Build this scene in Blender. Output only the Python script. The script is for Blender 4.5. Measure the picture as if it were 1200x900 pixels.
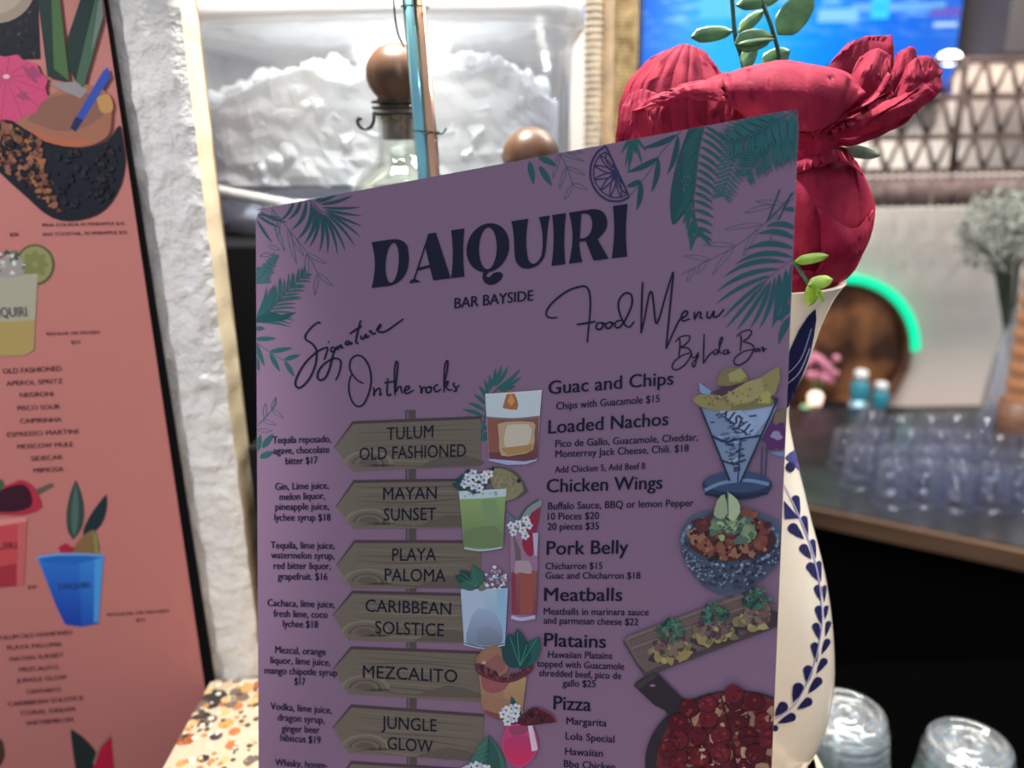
import bpy, bmesh, math, random
from mathutils import Vector, Matrix, noise
from mathutils.geometry import tessellate_polygon

random.seed(7)
sc = bpy.context.scene
for o in list(bpy.data.objects):
    bpy.data.objects.remove(o)
col = sc.collection
PI = math.pi

# ------------------------------------------------------------------ camera
F = 950.0                                     # focal length in pixels of a 1200 px wide frame
CAM = Vector((0, 0, 0.42))                    # eye 42 cm above the bar counter (z = 0)
down = Vector((60, 3200, 950)).normalized()   # plumb direction seen by the camera
zc = -down
yc = (Vector((0, 0, 1)) - zc * zc.z).normalized()
xc = yc.cross(zc)
ROT = Matrix((xc, yc, zc))                    # camera (x right, y down, z forward) -> world
cd = bpy.data.cameras.new('camera')
cam = bpy.data.objects.new('camera', cd)
col.objects.link(cam)
mw = Matrix((ROT @ Vector((1, 0, 0)), ROT @ Vector((0, -1, 0)), ROT @ Vector((0, 0, -1)))).transposed().to_4x4()
mw.translation = CAM
cam.matrix_world = mw
cd.sensor_width = 36
cd.lens = F / 1200 * 36
cd.clip_start = 0.01
cd.dof.use_dof = True
cd.dof.focus_distance = 0.425
cd.dof.aperture_fstop = 5.0
sc.camera = cam

# ------------------------------------------------------------------ world, lights, exposure
sc.view_settings.view_transform = 'Standard'
sc.view_settings.look = 'None'
sc.view_settings.gamma = 1
sc.view_settings.use_curve_mapping = False
sc.view_settings.exposure = 0.0
w = bpy.data.worlds.new('dim_bar')
sc.world = w
w.use_nodes = True
bg = w.node_tree.nodes['Background']
bg.inputs[1].default_value = 0.62
_tc = w.node_tree.nodes.new('ShaderNodeTexCoord')      # a room that is lighter overhead than towards its dark floor
_sx = w.node_tree.nodes.new('ShaderNodeSeparateXYZ')
_cr = w.node_tree.nodes.new('ShaderNodeValToRGB')
_mr = w.node_tree.nodes.new('ShaderNodeMapRange')
_mr.inputs['From Min'].default_value = -1
w.node_tree.links.new(_tc.outputs['Generated'], _sx.inputs[0])
w.node_tree.links.new(_sx.outputs[2], _mr.inputs['Value'])
w.node_tree.links.new(_mr.outputs[0], _cr.inputs[0])
w.node_tree.links.new(_cr.outputs[0], bg.inputs[0])
_cr.color_ramp.elements[0].position = 0.30
_cr.color_ramp.elements[0].color = (0.16, 0.17, 0.22, 1)
_cr.color_ramp.elements[1].position = 0.62
_cr.color_ramp.elements[1].color = (0.84, 0.90, 1.0, 1)
sc.cycles.use_denoising = True
sc.cycles.max_bounces = 10
sc.cycles.transparent_max_bounces = 24
sc.cycles.caustics_reflective = False
sc.cycles.caustics_refractive = False


def light(name, kind, loc, energy, color, target=None, size=0.1, size_y=None, angle=60, blend=0.6):
    d = bpy.data.lights.new(name, kind)
    d.energy = energy
    d.color = color
    if kind == 'AREA':
        d.size = size
        if size_y:
            d.shape = 'RECTANGLE'
            d.size_y = size_y
    else:
        d.shadow_soft_size = size
    if kind == 'SPOT':
        d.spot_size = math.radians(angle)
        d.spot_blend = blend
    o = bpy.data.objects.new(name, d)
    o.location = loc
    if target is not None:
        o.rotation_euler = (Vector(target) - Vector(loc)).to_track_quat('-Z', 'Y').to_euler()
    col.objects.link(o)
    return o


# warm downlight on the pillar and the counter end, a lamp over the ice well and an added fill before it, a lamp right of the vase, bar downlights behind
light('downlight', 'SPOT', (-0.80, -0.20, 1.05), 37, (1.0, 0.955, 0.91), (-0.39, 0.57, 0.27), 0.02, angle=32, blend=0.5)
light('counter_downlight', 'SPOT', (-0.36, 0.30, 1.30), 2.0, (1.0, 0.92, 0.80), (-0.24, 0.50, 0.0), 0.03, angle=16, blend=0.6)
light('ice_lamp', 'AREA', (-0.10, 0.80, 1.05), 4.5, (1.0, 0.99, 0.93), (-0.10, 0.84, 0.4), 0.28, 0.18)
light('ice_front_fill', 'AREA', (-0.09, 0.60, 0.76), 2.7, (1.0, 0.96, 0.86), (-0.10, 0.74, 0.42), 0.16, 0.04).data.spread = 1.7  # added fill, no lamp of the bar: brightens the front of the heap
light('vase_downlight', 'SPOT', (0.78, 0.42, 0.95), 34.0, (1.0, 0.90, 0.78), (0.19, 0.47, 0.13), 0.03, angle=22, blend=0.5)
light('flower_key', 'SPOT', (0.13, 0.84, 1.02), 85.0, (1.0, 0.90, 0.80), (0.165, 0.475, 0.47), 0.02, angle=24, blend=0.5)  # added key above and behind the blooms, brightens the petal tops
light('bar_ceiling_light', 'AREA', (0.80, 1.15, 1.55), 44, (1.0, 0.93, 0.85), (0.75, 2.0, 0.05), 1.1, 0.35)
light('bar_downlight', 'POINT', (0.45, 1.30, 1.3), 9, (1.0, 0.92, 0.82), None, 0.015)
light('bar_downlight', 'POINT', (0.98, 1.1, 1.25), 11, (0.95, 0.95, 1.0), None, 0.015)
light('bar_downlight', 'POINT', (0.60, 0.55, 1.1), 1.5, (1.0, 0.95, 0.9), None, 0.012)
light('bar_downlight', 'POINT', (0.75, 1.0, 1.2), 7, (1.0, 0.95, 0.9), None, 0.012)
light('bar_downlight', 'POINT', (1.15, 1.2, 0.9), 1.2, (0.9, 0.93, 1.0), None, 0.012)
light('screen_lamp', 'SPOT', (0.14, 0.70, 0.95), 3.2, (1.0, 0.86, 0.6), (0.13, 1.15, 0.5), 0.03, angle=50)


# ------------------------------------------------------------------ image helpers (all give points of the place)
def ray(px, py):
    return ROT @ Vector(((px - 600) / F, (py - 450) / F, 1.0))


def at(px, py, d):
    return CAM + ray(px, py) * d


def on_y(px, py, Y):
    r = ray(px, py)
    return CAM + r * ((Y - CAM.y) / r.y)


def on_z(px, py, Z):
    r = ray(px, py)
    return CAM + r * ((Z - CAM.z) / r.z)


def on_plane(px, py, p, n):
    r = ray(px, py)
    return CAM + r * ((p - CAM).dot(n) / r.dot(n))


def lin(c):
    return tuple(((v / 255) / 12.92 if v / 255 <= 0.04045 else ((v / 255 + 0.055) / 1.055) ** 2.4) for v in c)


# ------------------------------------------------------------------ materials
def mat(name, base=(0.5, 0.5, 0.5), rough=0.5, metal=0.0, emit=None, es=0.0, **kw):
    m = bpy.data.materials.new(name)
    m.use_nodes = True
    b = m.node_tree.nodes['Principled BSDF']
    b.inputs['Base Color'].default_value = (*base, 1)
    b.inputs['Roughness'].default_value = rough
    b.inputs['Metallic'].default_value = metal
    if emit:
        b.inputs['Emission Color'].default_value = (*emit, 1)
        b.inputs['Emission Strength'].default_value = es
    for k, v in kw.items():
        b.inputs[k.replace('_', ' ')].default_value = v
    return m


def N(m, t, **kw):
    n = m.node_tree.nodes.new(t)
    for k, v in kw.items():
        setattr(n, k, v)
    return n


def L(m, a, b):
    m.node_tree.links.new(a, b)


def P(m):
    return m.node_tree.nodes['Principled BSDF']


def noisy(m, c1, c2, scale=20, detail=4, bump=0.0, bscale=None, dist=0.01, lo=0.35, hi=0.65, stretch=None):
    tc = N(m, 'ShaderNodeTexCoord')
    src = tc.outputs['Object']
    if stretch:
        mp = N(m, 'ShaderNodeMapping')
        mp.inputs['Scale'].default_value = stretch
        L(m, src, mp.inputs[0])
        src = mp.outputs[0]
    nz = N(m, 'ShaderNodeTexNoise')
    nz.inputs['Scale'].default_value = scale
    nz.inputs['Detail'].default_value = detail
    L(m, src, nz.inputs['Vector'])
    r = N(m, 'ShaderNodeValToRGB')
    r.color_ramp.elements[0].position = lo
    r.color_ramp.elements[1].position = hi
    r.color_ramp.elements[0].color = (*c1, 1)
    r.color_ramp.elements[1].color = (*c2, 1)
    L(m, nz.outputs[0], r.inputs[0])
    L(m, r.outputs[0], P(m).inputs['Base Color'])
    if bump:
        n2 = N(m, 'ShaderNodeTexNoise')
        n2.inputs['Scale'].default_value = bscale or scale
        n2.inputs['Detail'].default_value = 5
        L(m, src, n2.inputs['Vector'])
        bp = N(m, 'ShaderNodeBump')
        bp.inputs['Strength'].default_value = bump
        bp.inputs['Distance'].default_value = dist
        L(m, n2.outputs[0], bp.inputs['Height'])
        L(m, bp.outputs[0], P(m).inputs['Normal'])
    return m


def clear(name, tint=(1, 1, 1), haze=0.05, hcol=(0.8, 0.8, 0.8), edge=1.3, rough=0.08, fog=None, emin=0.02):
    """thin clear plastic or glass: see-through, brighter reflections at grazing angles, a little milky haze"""
    m = bpy.data.materials.new(name)
    m.use_nodes = True
    nt = m.node_tree
    nt.nodes.clear()
    out = N(m, 'ShaderNodeOutputMaterial')
    tr = N(m, 'ShaderNodeBsdfTransparent')
    tr.inputs[0].default_value = (*tint, 1)
    df = N(m, 'ShaderNodeBsdfDiffuse')
    df.inputs[0].default_value = (*hcol, 1)
    gl = N(m, 'ShaderNodeBsdfGlossy')
    gl.inputs['Roughness'].default_value = rough
    m1 = N(m, 'ShaderNodeMixShader')
    m1.inputs[0].default_value = haze
    if fog:
        tc = N(m, 'ShaderNodeTexCoord')
        nz = N(m, 'ShaderNodeTexNoise')
        nz.inputs['Scale'].default_value = fog[0]
        nz.inputs['Detail'].default_value = 3
        L(m, tc.outputs['Object'], nz.inputs['Vector'])
        mr = N(m, 'ShaderNodeMapRange')
        mr.inputs['From Min'].default_value = 0.3
        mr.inputs['From Max'].default_value = 0.7
        mr.inputs['To Min'].default_value = fog[1]
        mr.inputs['To Max'].default_value = fog[2]
        L(m, nz.outputs[0], mr.inputs['Value'])
        L(m, mr.outputs[0], m1.inputs[0])
    L(m, tr.outputs[0], m1.inputs[1])
    L(m, df.outputs[0], m1.inputs[2])
    lw = N(m, 'ShaderNodeLayerWeight')
    lw.inputs[0].default_value = 0.25
    pw = N(m, 'ShaderNodeMapRange')
    pw.inputs['To Min'].default_value = emin
    pw.inputs['To Max'].default_value = min(1.0, 0.75 * edge)
    L(m, lw.outputs['Facing'], pw.inputs['Value'])
    m2 = N(m, 'ShaderNodeMixShader')
    L(m, pw.outputs[0], m2.inputs[0])
    L(m, m1.outputs[0], m2.inputs[1])
    L(m, gl.outputs[0], m2.inputs[2])
    L(m, m2.outputs[0], out.inputs[0])
    return m


INK = bpy.data.materials.new('printing_ink')
INK.use_nodes = True
_a = N(INK, 'ShaderNodeAttribute', attribute_name='ink')
L(INK, _a.outputs['Color'], P(INK).inputs['Base Color'])
P(INK).inputs['Roughness'].default_value = 0.42
P(INK).inputs['Specular IOR Level'].default_value = 0.25


# ------------------------------------------------------------------ objects
def tag(o, label=None, cat=None, group=None, kind=None):
    if label:
        o['label'] = label
    if cat:
        o['category'] = cat
    if group:
        o['group'] = group
    if kind:
        o['kind'] = kind
    return o


def thing(name, loc, label, cat, group=None):
    o = bpy.data.objects.new(name, None)
    o.empty_display_size = 0.02
    o.location = loc
    col.objects.link(o)
    return tag(o, label, cat, group)


def world_loc(o):
    v = Vector((0, 0, 0))
    while o is not None:
        v += o.location
        o = o.parent
    return v


def mesh_obj(name, verts, faces, m, parent=None, smooth=False, loc=None, mats=None, fm=None):
    """verts in world coordinates; the part is stored relative to its parent (or to loc)"""
    base = world_loc(parent) if parent else Vector(loc) if loc is not None else Vector((0, 0, 0))
    me = bpy.data.meshes.new(name)
    me.from_pydata([tuple(Vector(v) - base) for v in verts], [], [tuple(f) for f in faces])
    for x in (mats or [m]):
        me.materials.append(x)
    if fm:
        me.polygons.foreach_set('material_index', fm)
    if smooth:
        me.polygons.foreach_set('use_smooth', [True] * len(me.polygons))
    me.update()
    o = bpy.data.objects.new(name, me)
    if parent:
        o.parent = parent
    else:
        o.location = base
    col.objects.link(o)
    return o


class Geo:
    def __init__(s):
        s.v, s.f = [], []

    def add(s, v, f):
        b = len(s.v)
        s.v += [Vector(x) for x in v]
        s.f += [tuple(i + b for i in q) for q in f]
        return s

    def box(s, lo, hi, bevel=0.0):
        bm = bmesh.new()
        bmesh.ops.create_cube(bm, size=1)
        lo, hi = Vector(lo), Vector(hi)
        for v in bm.verts:
            v.co = Vector([(lo[i] + hi[i]) / 2 + v.co[i] * (hi[i] - lo[i]) for i in range(3)])
        if bevel:
            bmesh.ops.bevel(bm, geom=bm.edges[:], offset=bevel, segments=2, affect='EDGES', profile=0.5)
        return s.bm(bm)

    def bm(s, bm):
        bm.verts.index_update()
        s.add([v.co.copy() for v in bm.verts], [[v.index for v in f.verts] for f in bm.faces])
        bm.free()
        return s

    def tube(s, pts, r, seg=8, r2=None):
        pts = [Vector(p) for p in pts]
        n = len(pts)
        rings = []
        up = Vector((0.31, 0.2, 0.93))
        for i, p in enumerate(pts):
            t = (pts[min(i + 1, n - 1)] - pts[max(i - 1, 0)]).normalized()
            a = t.cross(up)
            if a.length < 1e-4:
                a = t.cross(Vector((1, 0, 0)))
            a.normalize()
            b = t.cross(a)
            rr = r if r2 is None else r + (r2 - r) * i / max(1, n - 1)
            rings.append([p + (a * math.cos(2 * PI * k / seg) + b * math.sin(2 * PI * k / seg)) * rr for k in range(seg)])
        v = [x for q in rings for x in q]
        f = [(i * seg + k, i * seg + (k + 1) % seg, (i + 1) * seg + (k + 1) % seg, (i + 1) * seg + k) for i in range(n - 1) for k in range(seg)]
        f.append(tuple(range(seg))[::-1])
        f.append(tuple((n - 1) * seg + k for k in range(seg)))
        return s.add(v, f)

    def lathe(s, prof, c, seg=32, closed=False):
        """prof: (r, z) from bottom to top about the vertical axis through c"""
        c = Vector(c)
        v = [c + Vector((r * math.cos(2 * PI * k / seg), r * math.sin(2 * PI * k / seg), z)) for r, z in prof for k in range(seg)]
        n = len(prof)
        f = [(i * seg + k, i * seg + (k + 1) % seg, (i + 1) * seg + (k + 1) % seg, (i + 1) * seg + k) for i in range(n - 1) for k in range(seg)]
        if not closed:
            f.append(tuple(range(seg))[::-1])
            f.append(tuple((n - 1) * seg + k for k in range(seg)))
        else:
            f += [((n - 1) * seg + k, (n - 1) * seg + (k + 1) % seg, (k + 1) % seg, k) for k in range(seg)]
        return s.add(v, f)

    def ball(s, c, r, sub=2, sc_=(1, 1, 1)):
        bm = bmesh.new()
        bmesh.ops.create_icosphere(bm, subdivisions=sub, radius=1)
        for v in bm.verts:
            v.co = Vector([c[i] + v.co[i] * r * sc_[i] for i in range(3)])
        return s.bm(bm)

    def build(s, name, m, parent=None, smooth=False, loc=None):
        return mesh_obj(name, s.v, s.f, m, parent, smooth, loc)


def smooth_line(pts, k=6):
    if len(pts) < 3:
        return [tuple(p) for p in pts]
    P_ = [pts[0]] + list(pts) + [pts[-1]]
    out = []
    for i in range(1, len(P_) - 2):
        a, b, c, d = P_[i - 1], P_[i], P_[i + 1], P_[i + 2]
        for j in range(k):
            t = j / k
            out.append(tuple(0.5 * (2 * b[q] + (c[q] - a[q]) * t + (2 * a[q] - 5 * b[q] + 4 * c[q] - d[q]) * t * t
                                    + (3 * b[q] - a[q] - 3 * c[q] + d[q]) * t ** 3) for q in range(len(b))))
    out.append(tuple(pts[-1]))
    return out


# ------------------------------------------------------------------ flat print: polygons laid on a surface of the place
FONT = {}


def text_mesh(body, bold=0.0):
    cu = bpy.data.curves.new('t', 'FONT')
    cu.body = body
    cu.size = 1
    cu.resolution_u = 3
    o = bpy.data.objects.new('t', cu)
    col.objects.link(o)
    dg = bpy.context.evaluated_depsgraph_get()
    me = bpy.data.meshes.new_from_object(o.evaluated_get(dg))
    v = [(p.co.x, p.co.y) for p in me.vertices]
    f = [tuple(p.vertices) for p in me.polygons]
    bpy.data.objects.remove(o)
    bpy.data.curves.remove(cu)
    bpy.data.meshes.remove(me)
    return v, f


FONT['cap'] = max(y for x, y in text_mesh('H')[0])


class Ink:
    """a printed picture or piece of lettering: coloured flat shapes, each a hair above the last"""

    def __init__(s, where, k, layer=0.0, clip=(), up=None):
        s.where, s.k, s.h, s.clip, s.up = where, k, layer, clip, up
        s.v, s.f, s.c = [], [], []
        s.o, s.z, s.grey, s.cell = (0, 0), 1.0, 0.0, 0

    def frame(s, ox, oy, z):
        s.o, s.z = (ox, oy), z
        return s

    def tp(s, p):
        return (s.o[0] + p[0] / s.z, s.o[1] + p[1] / s.z)

    def col(s, c):
        g_ = 0.3 * c[0] + 0.59 * c[1] + 0.11 * c[2]
        l = lin(tuple(v + (g_ - v) * s.grey for v in c))
        return tuple(min(0.95, l[i] * s.k[i]) for i in range(3))

    def cut(s, pts):
        for (a, b, c) in s.clip:                    # keep a*x + b*y + c >= 0
            out = []
            for i in range(len(pts)):
                p, q = pts[i], pts[(i + 1) % len(pts)]
                dp, dq = a * p[0] + b * p[1] + c, a * q[0] + b * q[1] + c
                if dp >= 0:
                    out.append(p)
                if (dp >= 0) != (dq >= 0):
                    t = dp / (dp - dq)
                    out.append((p[0] + (q[0] - p[0]) * t, p[1] + (q[1] - p[1]) * t))
            pts = out
            if len(pts) < 3:
                return []
        return pts

    def raw(s, pts, faces, c, c2=None):
        s.h += 4e-6
        ys = [p[1] for p in pts]
        ya, yb = min(ys), max(ys)
        b = len(s.v)
        for p in pts:
            s.v.append(s.where(p[0], p[1], s.h))
            if c2:                                  # the print runs from one ink to another down the shape
                t = (p[1] - ya) / max(1e-6, yb - ya)
                s.c.append(s.col(tuple(c[q] + (c2[q] - c[q]) * t for q in range(3))))
            else:
                s.c.append(s.col(c))
        s.f += [tuple(i + b for i in q) for q in faces]

    def poly(s, pts, c, holes=(), sm=0, c2=None):
        if sm:
            pts = smooth_line(list(pts) + [pts[0]], sm)[:-1]
        pts = s.cut([s.tp(p) for p in pts])
        if len(pts) < 3:
            return
        if s.cell:                                  # on a curved wall: laid down in small pieces that follow it
            full, s.clip = s.clip, ()
            xs, ys = [p[0] for p in pts], [p[1] for p in pts]
            for a in range(int((max(xs) - min(xs)) / s.cell) + 1):
                for b in range(int((max(ys) - min(ys)) / s.cell) + 1):
                    xa, ya = min(xs) + a * s.cell, min(ys) + b * s.cell
                    s.clip = ((1, 0, -xa), (-1, 0, xa + s.cell), (0, 1, -ya), (0, -1, ya + s.cell))
                    q = s.cut(pts)
                    if len(q) >= 3:
                        s.raw(q, tessellate_polygon([[Vector((p[0], p[1], 0)) for p in q]]), c)
                        s.h -= 4e-6
            s.h += 4e-6
            s.clip = full
            return
        loops = [[Vector((p[0], p[1], 0)) for p in pts]]
        for h in holes:
            loops.append([Vector((*s.tp(p), 0)) for p in h])
        tri = tessellate_polygon(loops)
        flat = [(p.x, p.y) for l in loops for p in l]
        s.raw(flat, tri, c, c2)

    def ell(s, cx, cy, rx, ry, c, rot=0, n=28, wob=0.0, holes=()):
        ca, sa = math.cos(rot), math.sin(rot)
        pts = []
        ph = random.random() * 9
        for i in range(n):
            t = 2 * PI * i / n
            g = 1 + wob * (math.sin(3 * t + ph) * 0.5 + math.sin(5 * t + ph * 2) * 0.5 + random.uniform(-.5, .5))
            x, y = rx * g * math.cos(t), ry * g * math.sin(t)
            pts.append((cx + x * ca - y * sa, cy + x * sa + y * ca))
        s.poly(pts, c, holes)

    def line(s, pts, wd, c, sm=5, taper=0.0):
        """a brush stroke; widths in the current frame's units"""
        pts = smooth_line(pts, sm) if sm else list(pts)
        n = len(pts)
        lft, rgt = [], []
        for i, p in enumerate(pts):
            a, b = pts[max(0, i - 1)], pts[min(n - 1, i + 1)]
            dx, dy = b[0] - a[0], b[1] - a[1]
            l = math.hypot(dx, dy) or 1
            t = i / max(1, n - 1)
            ww = wd * 0.5 * (1 - taper * (2 * t - 1) ** 2)
            lft.append((p[0] - dy / l * ww, p[1] + dx / l * ww))
            rgt.append((p[0] + dy / l * ww, p[1] - dx / l * ww))
        q, f = [], []
        for i in range(n):
            q += [s.tp(lft[i]), s.tp(rgt[i])]
        for i in range(n - 1):
            f.append((2 * i, 2 * i + 1, 2 * i + 3, 2 * i + 2))
        if s.clip:
            for e in f:
                pp = s.cut([q[i] for i in e])
                if len(pp) >= 3:
                    s.raw(pp, [tuple(range(len(pp)))], c)
                    s.h -= 4e-6
            s.h += 4e-6
        else:
            s.raw(q, f, c)

    def leaf(s, a, b, wd, c, bend=0.0, outline=0):
        """a lance-shaped leaf from a to b"""
        dx, dy = b[0] - a[0], b[1] - a[1]
        l = math.hypot(dx, dy) or 1
        nx, ny = -dy / l, dx / l
        L1, R1 = [], []
        for i in range(9):
            t = i / 8
            q = bend * l * 4 * t * (1 - t)
            ww = wd * 0.5 * math.sin(PI * min(1, t ** 0.8)) ** 0.8 if 0 < t < 1 else 0
            mx, my = a[0] + dx * t + nx * q, a[1] + dy * t + ny * q
            L1.append((mx + nx * ww, my + ny * ww))
            R1.append((mx - nx * ww, my - ny * ww))
        if outline:
            s.line(L1, outline, c, 0)
            s.line(R1, outline, c, 0)
        else:
            s.poly(L1 + R1[-2:0:-1], c)

    def frond(s, spine, n, l0, l1, aL, aR, wd, c, bend=0.08, stem=1.0, sides=(1, 1)):
        sp = smooth_line(spine, 10)
        s.line(sp, stem, c, 0)
        m = len(sp)
        for i in range(n):
            t = (i + 0.5) / n
            k = min(m - 2, int(t * (m - 1)))
            p = sp[k]
            d = math.atan2(sp[k + 1][1] - p[1], sp[k + 1][0] - p[0])
            ln = (l0 + (l1 - l0) * t) * random.uniform(0.9, 1.08)
            if sides[0]:
                a = d - math.radians(aL)
                s.leaf(p, (p[0] + ln * math.cos(a), p[1] + ln * math.sin(a)), wd, c, bend)
            if sides[1]:
                a = d + math.radians(aR)
                s.leaf(p, (p[0] + ln * math.cos(a), p[1] + ln * math.sin(a)), wd, c, -bend)

    def text(s, body, x0, y0, x1, y1, cap, c, bold=0.012, perp=False):
        v, f = text_mesh(body, bold)
        if not v:
            return
        xa, xb = min(p[0] for p in v), max(p[0] for p in v)
        (x0, y0), (x1, y1) = s.tp((x0, y0)), s.tp((x1, y1))
        cap = cap / s.z
        if bold > 0.011:                            # heavier type: struck twice, a fraction of a stroke apart
            k_ = bold * cap * 1.1
            for e_ in (-k_, k_):
                s.text_run(v, f, x0 + e_, y0, x1 + e_, y1, xa, xb, cap, c, perp)
        else:
            s.text_run(v, f, x0, y0, x1, y1, xa, xb, cap, c, perp)

    def text_run(s, v, f, x0, y0, x1, y1, xa, xb, cap, c, perp):
        q = []
        for x, y in v:
            u = (x - xa) / (xb - xa)
            px, py = x0 + (x1 - x0) * u, y0 + (y1 - y0) * u
            if perp or s.up is None:
                l = math.hypot(x1 - x0, y1 - y0)
                ux, uy = (y1 - y0) / l, -(x1 - x0) / l
            else:
                ux, uy = s.up(px, py)
            h = y / FONT['cap'] * cap
            q.append((px + ux * h, py + uy * h))
        if s.clip:
            s.h += 4e-6
            for e in f:
                pp = s.cut([q[i] for i in e])
                if len(pp) >= 3:
                    s.raw(pp, [tuple(range(len(pp)))], c)
                    s.h -= 4e-6
        else:
            s.raw(q, f, c)

    def spots(s, n, inside, r0, r1, cols, wob=0.3, sides=8, sq=1.0):
        for _ in range(n):
            x, y = inside()
            r = random.uniform(r0, r1)
            s.ell(x, y, r, r * random.uniform(0.6, 1.0) * sq, random.choice(cols), random.uniform(0, PI), sides, wob)

    def build(s, name, parent, label=None):
        o = mesh_obj(name, s.v, s.f, INK, parent)
        a = o.data.attributes.new('ink', 'FLOAT_COLOR', 'POINT')
        a.data.foreach_set('color', [x for c in s.c for x in (*c, 1.0)])
        if label:
            o['label'] = label
        return o


def in_ell(cx, cy, rx, ry):
    def f():
        while True:
            x, y = random.uniform(-1, 1), random.uniform(-1, 1)
            if x * x + y * y < 1:
                return cx + x * rx, cy + y * ry
    return f


def in_quad(a, b, c, d):
    def f():
        u, v = random.random(), random.random()
        return tuple((a[i] * (1 - u) + b[i] * u) * (1 - v) + (d[i] * (1 - u) + c[i] * u) * v for i in (0, 1))
    return f


#@@STRUCTURE
# ================================================================== STRUCTURE
PY = 0.578                                   # front face of the stucco pillar
stucco = mat('white_stucco', lin((226, 225, 224)), 0.75)
noisy(stucco, lin((214, 214, 214)), lin((234, 232, 228)), 9, 4, 0.9, 85, 0.006)
ws = Geo()
nx, nz = 26, 240
x0, x1, z0, z1 = -0.285, -0.213, -0.45, 0.75
for j in range(nz + 1):
    for i in range(nx + 1):
        u = i / nx
        x = x0 + (x1 - x0) * u
        z = z0 + (z1 - z0) * j / nz
        q = noise.noise(Vector((x * 30, 7, z * 22))) * 0.0022 + noise.noise(Vector((x * 85, 3, z * 60))) * 0.0019
        q += max(0, noise.noise(Vector((x * 45 + z * 20, 1, z * 45))) - 0.22) * 0.007
        q *= min(1, (1 - u) * 4.5 + .08)
        e = 1 - min(1, (1 - u) * 7)
        ws.v.append(Vector((x + (0.0012 * noise.noise(Vector((5, 2, z * 45))) if i == nx else 0), PY - q + 0.003 * e * e, z)))
for j in range(nz):
    for i in range(nx):
        a = j * (nx + 1) + i
        ws.f.append((a, a + 1, a + nx + 2, a + nx + 1))
for j in range(nz):                          # the return of the slab
    a, b = ws.v[j * (nx + 1) + nx], ws.v[(j + 1) * (nx + 1) + nx]
    ws.add([a, (a.x - 0.001, PY + 0.036, a.z), (b.x - 0.001, PY + 0.036, b.z), b], [(0, 1, 2, 3)])
ws.add([(x0, PY + 0.036, z0), (x1, PY + 0.036, z0), (x1, PY + 0.036, z1), (x0, PY + 0.036, z1)], [(3, 2, 1, 0)])
cream = noisy(mat('cream_return', (.7, .6, .45), .75), lin((186, 170, 142)), lin((202, 186, 158)), 12, 3, .3, 60, .004)  # creamier tone than the front, for the return and the back
o = mesh_obj('wall_left', ws.v, ws.f, None, None, True, (-0.25, PY, -0.45), [stucco, cream], [0] * (nx * nz) + [1] * (len(ws.f) - nx * nz))
tag(o, 'narrow white stucco pillar between the pink poster and the ice bin', 'wall', None, 'structure')

plaster = noisy(mat('grey_plaster', (0.5, 0.5, 0.5), 0.8), lin((222, 214, 206)), lin((232, 225, 216)), 3, 3, 0.1, 40, 0.002)
WY = 2.02
wb = Geo().box((-2.2, WY, -1.05), (2.6, WY + 0.05, 2.2))
tag(wb.build('wall_back', plaster, None, False, (0, WY, -1.05)), 'pale grey back wall of the bar behind the round mirror', 'wall', None, 'structure')
wm = Geo().box((-0.9, 1.06, -1.05), (0.078, 1.10, 1.5))
tag(wm.build('wall_middle', noisy(mat('grey_paint', (0.4, 0.4, 0.4), 0.8), lin((112, 110, 112)), lin((128, 126, 126)), 3), None, False, (-0.4, 1.06, -1.05)),
    'grey partition wall behind the ice bin', 'wall', None, 'structure')
fl = Geo().box((-2.2, -1.0, -1.10), (2.6, WY, -1.05))
tag(fl.build('floor', noisy(mat('dark_floor', (0.02, 0.02, 0.02), 0.5), lin((24, 22, 24)), lin((38, 35, 36)), 8), None, False, (0, 0.5, -1.1)),
    'dark floor behind the bar', 'floor', None, 'structure')

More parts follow.
